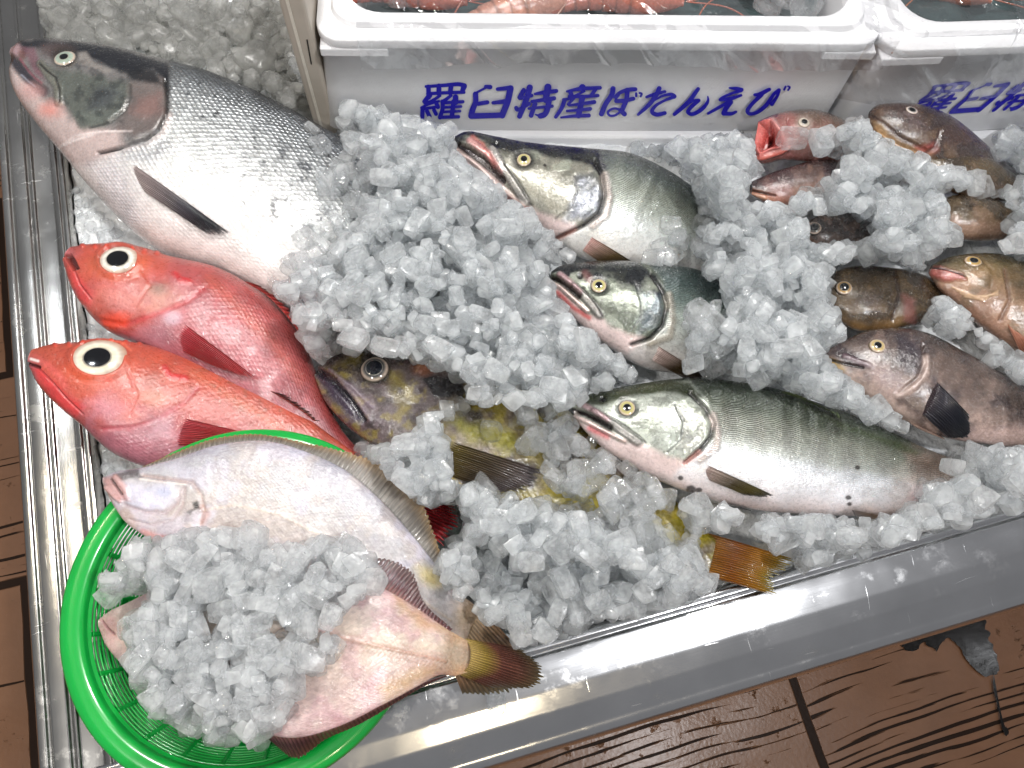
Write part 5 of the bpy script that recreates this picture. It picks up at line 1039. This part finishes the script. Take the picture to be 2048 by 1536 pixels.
fu = fish('flounder', 'large white-bellied flounder, face clear at the basket rim beside the red rockfish', 'flounder',
    [(206, 955, 207, 968), (232, 944, 222, 1001), (283, 936, 250, 1043), (345, 919, 300, 1079), (438, 890, 370, 1120), (530, 882, 450, 1160), (610, 903, 530, 1195), (690, 940, 610, 1225), (757, 996, 690, 1245), (815, 1059, 760, 1260), (865, 1121, 820, 1270), (903, 1175, 862, 1285), (945, 1206, 893, 1315), (985, 1236, 915, 1350)],
    [0.074, 0.074, 0.074, 0.074, 0.074, 0.074, 0.074, 0.073, 0.071, 0.067, 0.060, 0.048, 0.035, 0.022], [0.3, 0.28, 0.24, 0.2, 0.17, 0.15, 0.14, 0.14, 0.14, 0.15, 0.16, 0.16, 0.1, 0.02], sk_fu, m_flou, 320, 160, 20, 'flounders in the green basket', power=0.8, seed=151)
fin(fu, 'dorsal_fin', [(283, 937), (345, 920), (438, 892), (530, 884), (610, 905), (690, 942), (757, 998), (815, 1061), (865, 1122), (903, 1176)], [(287, 932), (352, 904), (431, 876), (520, 868), (615, 886), (700, 904), (790, 945), (848, 1010), (878, 1095), (903, 1174)],
    [0.072, 0.073, 0.073, 0.073, 0.073, 0.072, 0.070, 0.066, 0.059, 0.047], [0.071, 0.071, 0.070, 0.070, 0.070, 0.069, 0.067, 0.062, 0.055, 0.044], [(0, '#8f8b86'), (0.5, '#736a60'), (1, '#8a6c40')], 420, 14, 78, 0.10, 0.0005, mat=fin_thin, stripe=0.13)
fin(fu, 'tail_fin', [(962, 1216), (945, 1250), (930, 1290), (908, 1345)], [(1082, 1345), (1050, 1372), (1000, 1388), (925, 1388)], [0.028, 0.032, 0.030, 0.020], [0.014, 0.014, 0.013, 0.012], [(0, '#a58a6a'), (0.4, '#8a6a50'), (0.8, '#5e4a34'), (1, '#4e4630')], 120, 40, 18, 0.06, 0.0008)
def sk_fl(k):
    k.stripe([(1, '#bb9a9a'), (0.7, '#c4aeaa'), (0.3, '#c8b6aa'), (0.0, '#cab8a8'), (-0.4, '#c4ada4'), (-0.8, '#bb9e9c'), (-1, '#a08080')], 0.18)
    k.msk[:, 0] = 0.45 * smooth(0.15, 0.3, k.s)
    k.mottle('#c6b5aa', 0.014, 0.55, 0.5, 5); k.mottle('#b58a92', 0.02, 0.62, 0.5, 6)
    k.line([(560, 1260), (680, 1275), (790, 1300), (890, 1322)], 5, '#b08a78', 0.6, 0.0012, 4)
    for i in range(30):
        x = 660 + i * 8; y = 1270 + (x - 660) * 0.22; k.line([(x, y), (x - 14, y - 16)], 2.5, '#b08878', 0.35, 0.0003); k.line([(x, y), (x - 14, y + 16)], 2.5, '#b08878', 0.35, 0.0003)
    k.poly([(790, 1190), (840, 1222), (890, 1258), (850, 1262), (800, 1225)], '#b08a4e', 18, 0.6, 10); k.poly([(770, 1400), (830, 1365), (890, 1345), (880, 1325), (820, 1345), (760, 1375)], '#b08a4e', 18, 0.6, 10)
    k.paint(smooth(870, 915, k.x) * 0.75, '#b08a5c'); k.ell(925, 1310, 32, 22, '#b0a090', 0.6, 0.7, warp=0.5)
    k.poly([(200, 1235), (225, 1225), (250, 1270), (220, 1290), (200, 1262)], '#bb9490', 10, 0.8, 5); k.line([(205, 1242), (215, 1256), (228, 1268)], 4, '#7a4a4c', 0.8, -0.0012)
fl_ = fish('flounder', 'pinkish flounder under melting ice in the basket, its tail over the steel rim', 'flounder',
    [(197, 1240, 198, 1255), (220, 1222, 212, 1290), (260, 1203, 245, 1330), (330, 1168, 310, 1380), (430, 1128, 400, 1430), (530, 1115, 500, 1460), (620, 1121, 590, 1476), (700, 1146, 680, 1452), (775, 1181, 765, 1410), (837, 1218, 833, 1374), (885, 1252, 880, 1350), (922, 1274, 912, 1351), (962, 1296, 960, 1336)],
    [0.056, 0.058, 0.062, 0.070, 0.079, 0.085, 0.088, 0.088, 0.085, 0.078, 0.070, 0.060, 0.050], [0.24, 0.2, 0.17, 0.14, 0.11, 0.1, 0.1, 0.1, 0.11, 0.12, 0.13, 0.08, 0.015], sk_fl, m_flou, 320, 160, 20, 'flounders in the green basket', power=0.8, seed=161)
fin(fl_, 'dorsal_fin', [(560, 1117), (620, 1123), (700, 1148), (775, 1183), (837, 1220), (900, 1262)], [(575, 1108), (660, 1104), (740, 1112), (820, 1137), (850, 1205), (905, 1258)], [0.084, 0.087, 0.087, 0.084, 0.077, 0.067], [0.083, 0.085, 0.085, 0.083, 0.076, 0.066], [(0, '#8a5e58'), (0.3, '#5a3438'), (1, '#4a2c28')], 220, 22, 46, 0.08, 0.0007)
fin(fl_, 'anal_fin', [(500, 1456), (568, 1470), (648, 1462), (720, 1432), (790, 1396), (850, 1364), (893, 1350)], [(540, 1480), (592, 1518), (650, 1480), (725, 1446), (792, 1406), (850, 1372), (893, 1353)], [0.084, 0.087, 0.087, 0.085, 0.081, 0.073, 0.066], [0.074, 0.070, 0.075, 0.078, 0.077, 0.071, 0.064], [(0, '#8a5c58'), (0.4, '#4e3034'), (1, '#5a3a2c')], 240, 18, 50, 0.08, 0.0007)
fin(fl_, 'tail_fin', [(930, 1277), (940, 1296), (937, 1330), (920, 1350)], [(1040, 1296), (1086, 1338), (1080, 1368), (985, 1378)], [0.056, 0.060, 0.060, 0.055], [0.028, 0.023, 0.022, 0.026], [(0, '#b3985a'), (0.22, '#8a7434'), (0.42, '#6b3f34'), (0.7, '#5a382c'), (1, '#4e4424')], 130, 44, 20, 0.07, 0.0008)

# ------------------------------------------------------------------ ice
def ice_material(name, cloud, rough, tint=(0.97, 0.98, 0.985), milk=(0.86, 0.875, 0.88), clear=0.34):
    t = NT(name); o = t.obj(); rnd = t.n('ObjectInfo').outputs['Random']
    n = t.noise(o, 110, 4, 0.6, 0.4); fine = t.noise(o, 330, 3, 0.6)
    b = t.bump(n, 0.16, 0.003); b = t.bump(fine, 0.06, 0.0006, b)
    r = t.math('MULTIPLY_ADD', n, 0.20, rough - 0.1, clamp=True)
    gl = t.n('BsdfPrincipled')
    for k, v in (('Base Color', tint + (1,)), ('Transmission Weight', 1.0), ('IOR', 1.31)): gl.inputs[k].default_value = v
    t.set(gl.inputs['Roughness'], r); t.set(gl.inputs['Normal'], b)
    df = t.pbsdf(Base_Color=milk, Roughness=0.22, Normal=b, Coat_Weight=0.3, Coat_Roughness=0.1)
    tl = t.n('BsdfTranslucent'); tl.inputs['Color'].default_value = milk + (1,); t.set(tl.inputs['Normal'], b)
    tr = t.n('BsdfTransparent'); tr.inputs['Color'].default_value = (0.975, 0.985, 0.99, 1)
    m1 = t.n('MixShader'); m1.inputs[0].default_value = 0.62; t.set(m1.inputs[1], df); t.set(m1.inputs[2], tl.outputs[0])
    m2 = t.n('MixShader'); m2.inputs[0].default_value = clear; t.set(m2.inputs[1], gl.outputs[0]); t.set(m2.inputs[2], tr.outputs[0])
    m3 = t.n('MixShader'); f = t.ramp(t.noise(o, 85, 3, 0.55), [(0.32, max(cloud - 0.22, 0.0)), (0.68, min(cloud * 1.5 + 0.06, 1))]); t.set(m3.inputs[0], f)
    t.set(m3.inputs[1], m2.outputs[0]); t.set(m3.inputs[2], m1.outputs[0])
    return t.done(m3.outputs[0])
ice_m = ice_material('cloudy_ice', 0.32, 0.09, milk=(0.92, 0.935, 0.945), clear=0.60)
clear_m = ice_material('clear_ice', 0.21, 0.03, milk=(0.96, 0.965, 0.97), clear=0.60)
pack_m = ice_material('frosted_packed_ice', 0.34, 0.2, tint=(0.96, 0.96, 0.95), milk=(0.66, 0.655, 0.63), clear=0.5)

def cube_points(k=6):
    pts = {}; V = []; Q = []
    def vid(p):
        key = tuple(np.round(p, 5))
        if key not in pts: pts[key] = len(V); V.append(p)
        return pts[key]
    g = np.tan(np.linspace(-1, 1, k) * math.pi / 4 * 0.96); g /= g[-1]
    for ax in range(3):
        for sgn in (-1, 1):
            for i in range(k - 1):
                for j in range(k - 1):
                    f = []
                    for (a, b) in ((i, j), (i + 1, j), (i + 1, j + 1), (i, j + 1)):
                        p = np.zeros(3); p[ax] = sgn; p[(ax + 1) % 3] = g[a]; p[(ax + 2) % 3] = g[b]; f.append(vid(p))
                    Q.append(f if sgn > 0 else f[::-1])
    return np.array(V), np.array(Q)
CP, CQ = cube_points(6)
def ice_shape(kind, sd):
    r = np.random.default_rng(sd)
    n = {'cube': r.uniform(4.0, 9.0), 'melt': r.uniform(3.0, 5.5), 'pack': r.uniform(3.0, 5.0)}[kind]
    p = CP / ((np.abs(CP) ** n).sum(1) ** (1 / n))[:, None]
    dims = np.array([r.uniform(0.9, 1.6), r.uniform(0.8, 1.1), r.uniform(0.6, 0.95)]) if kind == 'cube' else np.array([r.uniform(0.9, 1.4), r.uniform(0.8, 1.1), r.uniform(0.55, 0.85)])
    p = p * dims
    p[:, 0] *= 1 + r.uniform(-0.16, 0.16) * p[:, 2]; p[:, 1] *= 1 + r.uniform(-0.16, 0.16) * p[:, 0]; p[:, 0] += r.uniform(-0.25, 0.25) * p[:, 1]
    for _ in range(r.integers(1, 4) if kind == 'cube' else r.integers(1, 4)):
        d = r.normal(size=3); d /= np.linalg.norm(d); lim = (p @ d).max() * r.uniform(0.62, 0.85); ex = np.maximum(p @ d - lim, 0); p = p - ex[:, None] * d * 0.92
    nz = np.array([fbm(p[:, 0] * 1.6 + sd, p[:, 1] * 1.6 + p[:, 2] * 1.1, sd + i, 3) - 0.5 for i in range(3)]).T
    return p + nz * (0.10 if kind == 'cube' else 0.28)
SHAPES = {k: [ice_shape(k, 100 * i + s) for i in range(16)] for k, s in (('cube', 1), ('melt', 2), ('pack', 3))}
def rot_rand(tilt):
    a = rng.uniform(0, 2 * math.pi); ax = rng.normal(size=2); ax /= np.linalg.norm(ax); t = rng.normal() * tilt
    R1 = Matrix.Rotation(a, 3, 'Z'); R2 = Matrix.Rotation(t, 3, Vector((ax[0], ax[1], 0)))
    return np.array(R2 @ R1)

# height map of the tray (2 mm cells) that the pieces are dropped onto
X0, Y0, CE, NX, NY = -0.60, -0.15, 0.002, 730, 540
gx = X0 + (np.arange(NX) + 0.5) * CE; gy = Y0 + (np.arange(NY) + 0.5) * CE
GX, GY = np.meshgrid(gx, gy, indexing='ij')
GA = GX * E1[0] + GY * E1[1]; GB_ = GX * E2[0] + GY * E2[1]
def bed_height(a, b, x, y):
    h = -0.024 + 0.016 * smooth(0.03, 0.22, b)
    def bump(px, py, r, amp):
        c = un([px], [py], 0.02)[0]; return amp * np.exp(-((x - c[0]) ** 2 + (y - c[1]) ** 2) / r ** 2)
    h = h + bump(860, 520, 0.10, 0.016) + bump(760, 620, 0.07, 0.010) + bump(1560, 560, 0.075, 0.008) + bump(1800, 370, 0.10, 0.012) + bump(980, 640, 0.06, 0.010) + bump(1000, 1080, 0.06, -0.002)
    h = h + bump(350, 60, 0.13, 0.010) - 0.0 + bump(1080, 930, 0.05, -0.012) + bump(1260, 1010, 0.05, -0.008)
    return h
inside = (GA > -0.234) & (GB_ > 0.026)
HM = np.where(inside, bed_height(GA, GB_, GX, GY) - 0.004, np.where(GA < -0.29, -1, 0.0))
d2 = GX * BN[0] + GY * BN[1]; uu = (GX - B0[0]) * BX[0] + (GY - B0[1]) * BX[1]
HM[(d2 < BD + 0.001) & (uu > -0.139)] = 0.3
HM[((GX - O2[0]) * N2[0] + (GY - O2[1]) * N2[1] < 0.016 * -1 + 0.017) & ((GX - O2[0]) * X2[0] + (GY - O2[1]) * X2[1] > -0.003)] = 0.3
rb = np.hypot(GX - BC[0], GY - BC[1])
inb = rb < BR
HM[inb] = np.array([wall_at(np.clip(1 - r / (BR - 0.018) * 1.0, 0, 1))[1] if r < BR - 0.018 else BZ1 for r in rb[inb]])
for P in SURF:
    i = ((P[:, 0] - X0) / CE).astype(int); j = ((P[:, 1] - Y0) / CE).astype(int)
    for di in (0, 1):
        for dj in (0, 1):
            ii, jj = i + di, j + dj; ok = (ii >= 0) & (jj >= 0) & (ii < NX) & (jj < NY)
            np.maximum.at(HM, (ii[ok], jj[ok]), P[ok, 2])

# regions traced on the photograph: what is ice-covered and what lies bare
MW, MH, MC = 630, 384, 4
mx, my = np.meshgrid((np.arange(MW) + 0.5) * MC, (np.arange(MH) + 0.5) * MC, indexing='ij')
def M(pts, grow=0): return sdpoly(mx, my, pts) < grow
bare = [
 [(20, 80), (120, 78), (345, 120), (515, 180), (610, 228), (660, 262), (725, 316), (690, 370), (725, 420), (680, 460), (630, 520), (580, 558), (500, 565), (440, 545), (320, 515), (239, 450), (130, 335), (30, 190)],
 [(120, 520), (147, 490), (290, 490), (430, 528), (500, 562), (570, 620), (600, 660), (640, 760), (668, 836), (713, 905), (650, 880), (300, 690), (230, 680), (150, 600)],
 [(52, 730), (68, 692), (250, 680), (420, 722), (600, 815), (700, 905), (600, 880), (300, 935), (130, 830)],
 [(628, 752), (650, 722), (690, 708), (760, 708), (800, 722), (850, 735), (925, 760), (930, 790), (880, 810), (800, 880), (743, 893), (690, 850)],
 [(890, 860), (960, 870), (1060, 905), (1070, 950), (1020, 985), (950, 960), (900, 930)],
 [(1412, 1060), (1500, 1072), (1590, 1118), (1560, 1195), (1500, 1175), (1415, 1150), (1400, 1100)],
 [(906, 265), (960, 262), (1180, 296), (1320, 325), (1385, 380), (1395, 450), (1365, 520), (1225, 525), (1150, 500), (1110, 470), (1060, 430), (1010, 390), (985, 360), (912, 300)],
 [(1095, 545), (1120, 528), (1230, 516), (1395, 536), (1440, 575), (1430, 640), (1380, 660), (1350, 730), (1410, 755), (1300, 745), (1210, 695), (1115, 600)],
 [(1140, 812), (1200, 782), (1340, 754), (1540, 772), (1680, 825), (1810, 876), (1915, 925), (1900, 975), (1810, 1000), (1785, 1040), (1510, 1024), (1330, 970), (1160, 860)],
 [(1645, 706), (1690, 675), (1800, 650), (1850, 660), (1950, 715), (2048, 765), (2140, 812), (2140, 895), (2048, 900), (1880, 880), (1740, 800)],
 [(1662, 545), (1700, 525), (1800, 530), (1860, 560), (1870, 595), (1820, 660), (1740, 668), (1690, 655), (1662, 610)],
 [(1850, 545), (1866, 512), (1930, 498), (2048, 520), (2110, 545), (2110, 760), (2048, 720), (1960, 650), (1880, 580)],
 [(1505, 320), (1512, 240), (1580, 215), (1640, 220), (1690, 245), (1640, 262), (1600, 290), (1580, 300), (1540, 328)],
 [(1732, 225), (1760, 200), (1840, 205), (1930, 250), (1985, 300), (1960, 300), (1870, 296), (1800, 305), (1750, 270)],
 [(1815, 308), (1870, 292), (1930, 292), (2005, 328), (2040, 360), (2000, 372), (1940, 345), (1880, 330)],
 [(1496, 360), (1540, 345), (1640, 315), (1690, 330), (1620, 372), (1575, 405), (1500, 402)],
 [(1606, 436), (1660, 428), (1745, 440), (1740, 478), (1620, 484)],
 [(1885, 395), (1950, 388), (2010, 405), (2020, 445), (1990, 482), (1920, 478)],
 [(860, 1005), (920, 1010), (925, 1060), (890, 1100), (862, 1060)],
]
notray = [[(200, 955), (290, 925), (430, 876), (560, 868), (700, 900), (800, 950), (855, 1020), (880, 1100), (905, 1170), (960, 1205), (1050, 1285), (1090, 1350), (900, 1400), (820, 1536), (0, 1536), (0, 1000)]]
tray_poly = [(92, 0), (560, 0), (635, 235), (700, 215), (900, 262), (1100, 275), (1300, 300), (1490, 275), (1520, 330), (1690, 255), (1740, 245), (1990, 270), (2048, 262), (2520, 255), (2520, 862), (2048, 998), (1560, 1140), (1300, 1206), (1052, 1280), (250, 1536), (195, 975)]
mask_tray = M(tray_poly); mask_bare = np.zeros_like(mask_tray)
for p in bare: mask_bare |= M(p, 13)
for p in notray: mask_tray &= ~M(p)
mask_pack = mask_tray & M([(90, 0), (565, 0), (625, 232), (610, 240), (515, 185), (345, 122), (195, 88), (90, 80)])
mask_main = mask_tray & ~mask_pack & ~mask_bare
mask_side = mask_main & M([(90, 300), (240, 450), (300, 500), (150, 490), (190, 640), (260, 690), (150, 690), (200, 860), (290, 935), (200, 960), (180, 900), (120, 400)])
thin = [[(1060, 810), (1150, 830), (1220, 905), (1310, 965), (1400, 1050), (1300, 1110), (1180, 1060), (1060, 1010)], [(600, 235), (660, 230), (760, 290), (760, 380), (700, 470), (600, 540), (520, 590), (440, 545), (640, 330)], [(880, 860), (1090, 890), (1110, 980), (1000, 1010), (890, 960)], [(1160, 900), (1330, 980), (1440, 1040), (1420, 1130), (1280, 1100), (1180, 1010)], [(1780, 960), (1960, 900), (1960, 1010), (1800, 1040)], [(1590, 300), (1700, 300), (1680, 400), (1590, 400)], [(1360, 380), (1500, 480), (1480, 540), (1360, 540)], [(1380, 640), (1480, 600), (1480, 740), (1350, 740)]]
mask_main &= ~mask_side
lim_main = np.full((MW, MH), 2.0)
mask_thin = np.zeros_like(mask_main)
for p in thin: mask_thin |= M(p)
lim_main[mask_thin] = 1.0
rock = M([(880, 830), (960, 800), (1060, 800), (1150, 830), (1220, 905), (1310, 965), (1410, 1050), (1400, 1120), (1300, 1115), (1180, 1060), (1060, 1020), (900, 970)])
mask_thin |= rock; lim_main[rock] = 1.0
mask_main &= ~(rock & (vnoise(mx / 34, my / 34, 31) < 0.40))
mask_main &= ~(mask_thin & (vnoise(mx / 40, my / 40, 77) < 0.34))
mask_bask = M([(225, 1115), (300, 1085), (420, 1068), (620, 1078), (700, 1100), (745, 1135), (735, 1180), (690, 1215), (650, 1255), (680, 1300), (640, 1330), (590, 1350), (575, 1420), (530, 1480), (420, 1470), (320, 1410), (240, 1330), (225, 1275), (330, 1200), (300, 1170), (215, 1195)])
COV = np.zeros((MW, MH)); PIECES = []
def drop(mask, lim, kind, size, n, zmax, tilt=0.5, cand=5, sink=0.72, lows=True, region='', cover=0.8):
    cells = np.argwhere(mask)
    if len(cells) == 0: return
    for _ in range(n):
        best = None
        for _c in range(cand):
            ci, cj = cells[rng.integers(len(cells))]; px = (ci + rng.random()) * MC; py = (cj + rng.random()) * MC
            if COV[ci, cj] >= lim[ci, cj]: continue
            w = un([px], [py], 0.02)[0]; i = int((w[0] - X0) / CE); j = int((w[1] - Y0) / CE)
            if not (16 < i < NX - 17 and 16 < j < NY - 17): continue
            h = HM[i, j]; w = un([px], [py], h + 0.005)[0]; i = int((w[0] - X0) / CE); j = int((w[1] - Y0) / CE)
            if not (16 < i < NX - 17 and 16 < j < NY - 17): continue
            sc = size * float(np.clip(rng.lognormal(0, 0.30), 0.5, 1.7)); k = int(sc * 1.05 / CE) + 1
            sub = HM[i - k:i + k + 1, j - k:j + k + 1]
            rr = ((np.arange(-k, k + 1) * CE)[:, None] ** 2 + (np.arange(-k, k + 1) * CE)[None] ** 2) / (sc * 1.05) ** 2
            dome = sc * 0.8 * np.sqrt(np.maximum(1 - rr, 0)); ok = rr < 1
            zc = (sub + dome * sink)[ok].max()
            if zc > zmax: continue
            if best is None or (lows and zc < best[0]) : best = (zc, w, sc, i, j, k, dome, ok)
        if best is None: continue
        zc, w, sc, i, j, k, dome, ok = best
        c = np.array([w[0], w[1], zc]); qx, qy = pj(c); ci, cj = int(qx / MC), int(qy / MC)
        if not (0 <= ci < MW and 0 <= cj < MH) or not mask[ci, cj]: continue
        sub = HM[i - k:i + k + 1, j - k:j + k + 1]; sub[ok] = np.maximum(sub, zc + dome)[ok]
        rp = int(sc * F_PX / max(0.3, (c - _C) @ _F) / MC * cover); a0, a1, b0, b1 = max(ci - rp, 0), min(ci + rp + 1, MW), max(cj - rp, 0), min(cj + rp + 1, MH)
        COV[a0:a1, b0:b1] += ((np.arange(a0, a1)[:, None] - ci) ** 2 + (np.arange(b0, b1)[None] - cj) ** 2 <= rp * rp) * 1.0
        PIECES.append((region, kind, int(rng.integers(16)), c, sc, rot_rand(tilt)))
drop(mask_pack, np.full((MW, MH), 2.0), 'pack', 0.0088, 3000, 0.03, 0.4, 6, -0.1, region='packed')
drop(mask_side, np.full((MW, MH), 2.0), 'melt', 0.0065, 900, -0.006, region='main')
drop(mask_main & mask_thin, lim_main, 'cube', 0.0046, 900, 0.105, 0.4, 4, 0.6, region='thin')
drop(mask_main & mask_thin & ~rock, lim_main, 'cube', 0.0046, 900, 0.105, 0.4, 4, 0.6, region='main')
drop(mask_main & ~mask_thin, lim_main, 'cube', 0.0043, 26000, 0.105, 0.5, 5, 0.35, cover=0.9, region='main')
COV[:] = 0
drop(mask_main, np.full((MW, MH), 1.0) * (lim_main > 1), 'cube', 0.0052, 420, 0.105, 0.8, 8, 0.3, cover=0.9, region='main')
COV[:] = 0
for poly, n in (([(600, 236), (735, 312), (745, 430), (620, 560), (520, 572), (600, 480), (620, 330)], 46), ([(1330, 420), (1400, 430), (1380, 520), (1290, 520)], 10), ([(1380, 590), (1450, 600), (1420, 720), (1350, 700)], 12),
                ([(1840, 940), (1930, 930), (1920, 985), (1830, 1010)], 7), ([(640, 705), (900, 715), (940, 780), (860, 740), (660, 735)], 9), ([(1590, 235), (1690, 250), (1660, 330), (1570, 330)], 8), ([(1850, 270), (1960, 300), (1900, 320)], 5)):
    drop(M(poly), np.full((MW, MH), 1.0), 'cube', 0.0050, n, 0.12, 0.3, 2, 0.3, lows=False, region='thin')
COV[:] = 0
drop(mask_bask & (vnoise(mx / 60, my / 60, 5) > 0.25), np.full((MW, MH), 1.0), 'cube', 0.0044, 4200, 0.12, 0.6, 7, 0.15, region='basket', cover=0.75)

# bed of crushed ice under the loose pieces
nu, nv = 420, 380
A_, Bb = np.meshgrid(np.linspace(-0.2335, 0.95, nu), np.linspace(0.0275, 0.80, nv), indexing='ij')
wx = A_ * E1[0] + Bb * E2[0]; wy = A_ * E1[1] + Bb * E2[1]
hb = bed_height(A_, Bb, wx, wy) - 0.004 + 0.010 * (fbm(wx * 95, wy * 95, 7, 3) - 0.5)
bedm = NT('packed_crushed_ice'); _o = bedm.obj()
_bn = bedm.bump(bedm.noise(_o, 120, 4, 0.6), 0.8, 0.006)
bed_m = bedm.done(bedm.pbsdf(Base_Color=bedm.mix(bedm.noise(_o, 90, 3), (0.74, 0.76, 0.77), (0.93, 0.94, 0.945)), Roughness=0.18, Normal=_bn, Coat_Weight=0.6, Coat_Roughness=0.08))
bed = link('crushed_ice_bed', mk_mesh('crushed_ice_bed', np.stack([wx, wy, hb], -1).reshape(-1, 3), grid_quads(nu, nv), mat=bed_m)); tag(bed, 'bed of wet crushed ice filling the steel tray under everything', 'ice', kind='stuff')

# which pieces lie open to the eye, and how large they look
def seen_top(c, sc):
    i = int((c[0] - X0) / CE); j = int((c[1] - Y0) / CE); return HM[i, j] < c[2] + sc * 1.0
size_px = np.array([(sc / ((c - _C) @ _F)) * (1.0 if seen_top(c, sc) else 0.4) * (1.0 if 4 < pj(c)[0] < 2044 and 4 < pj(c)[1] < 1532 else 0.1) for (_, _, _, c, sc, _) in PIECES])
order = np.argsort(-size_px)
own = set(order[:285].tolist())
MATS = {'cube': ice_m, 'melt': clear_m, 'pack': pack_m, 'glassy': clear_m, 'melting': ice_material('melting_ice', 0.30, 0.05, milk=(0.96, 0.965, 0.97), clear=0.66)}
LAB = {'main': ('cloudy ice cube lying loose among the fish in the steel tray', 'ice cube', 'ice cubes in the steel tray'),
       'thin': ('clear ice cube lying singly on a fish so that its skin shows through', 'ice cube', 'clear ice cubes on the fish'),
       'basket': ('clear melting ice lump on the flounders in the green basket', 'ice cube', 'melting ice in the green basket'),
       'packed': ('frosted rounded ice lump packed behind the big silver salmon', 'ice cube', 'packed ice behind the silver salmon'),
       'side': ('clear wet ice lump in the dark gap along the ridged steel rim', 'ice cube', 'wet ice along the ridged rim')}
ICE_ME = {}
heaps = {}
for n, (region, kind, v, c, sc, R) in enumerate(PIECES):
    reg = 'side' if (region == 'main' and kind == 'melt') else region
    ck = {'thin': 'glassy', 'basket': 'melting'}.get(region, kind)
    if n in own:
        key = (ck, v)
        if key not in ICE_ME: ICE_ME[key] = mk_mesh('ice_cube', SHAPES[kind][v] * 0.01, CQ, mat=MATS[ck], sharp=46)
        o = bpy.data.objects.new('ice_cube', ICE_ME[key]); COL.objects.link(o)
        o.matrix_world = Matrix.Translation(Vector(c)) @ Matrix([list(r) for r in R]).to_4x4() @ Matrix.Scale(sc / 0.01, 4)
        tag(o, *LAB[reg])
    else: heaps.setdefault(ck, []).append(SHAPES[kind][v] @ R.T * sc + c)
for kind, L in heaps.items():
    m = len(CP); V = np.concatenate(L); Q = np.concatenate([CQ + i * m for i in range(len(L))])
    o = link('loose_ice', mk_mesh('loose_ice', V, Q, mat=MATS[kind], sharp=46))
    tag(o, {'cube': 'heaped small cloudy ice between and over the fish in the tray', 'melt': 'small melted clear ice along the ridged rim', 'glassy': 'small clear ice scattered thinly on the fish bodies', 'melting': 'small clear melting ice heaped over the flounders in the green basket', 'pack': 'small frosted ice fused together behind the silver salmon'}[kind], 'ice', kind='stuff')
print('ICE', len(PIECES), {r: sum(p[0] == r for p in PIECES) for r in LAB})
# the lone sliver under the flounder tails and lumps in the foam box
def lump(kind, v, px, py, z, sc, scale3, label, group=None, mat=None, loc=None):
    o = link('ice_cube', mk_mesh('ice_cube', SHAPES[kind][v] * np.array(scale3) * sc, CQ, mat=mat or clear_m))
    o.location = tuple(loc if loc is not None else un([px], [py], z)[0]); o.rotation_euler = (0.1, 0.2, rng.uniform(0, 3))
    return tag(o, label, 'ice cube', group)
lump('melt', 3, 994, 1400, 0.003, 0.0055, (1, 2.2, 1), 'thin clear ice sliver alone on the front steel rim below the flounder tails').rotation_euler = (0, 0, 0.2)
for u, v in ((0.245, 0.05), (0.262, 0.058), (0.275, 0.048), (0.255, 0.075), (0.235, 0.08), (0.28, 0.07), (-0.055, 0.055), (-0.035, 0.065), (-0.06, 0.075)):
    lump('melt', int(rng.integers(16)), 0, 0, 0, 0.013, (1, 1, 0.8), 'clear ice lump beside the shrimp in the fully printed foam box', 'ice among the shrimp', None, box_frame_pt(u, v, 0.100))

# ------------------------------------------------------------------ move every thing's origin to its base
bpy.context.view_layer.update()
for o in list(bpy.data.objects):
    if o.parent is None and o.type == 'MESH' and o.get('kind') != 'structure' and o.location.length < 1e-9 and o.data.users == 1:
        n = len(o.data.vertices); co = np.empty(n * 3, np.float32); o.data.vertices.foreach_get('co', co); co = co.reshape(-1, 3)
        c = np.array([(co[:, 0].min() + co[:, 0].max()) / 2, (co[:, 1].min() + co[:, 1].max()) / 2, co[:, 2].min()], np.float32)
        o.data.vertices.foreach_set('co', (co - c).ravel()); o.data.update(); o.location = Vector(c)
        for ch in o.children: ch.location = ch.location - Vector(c)
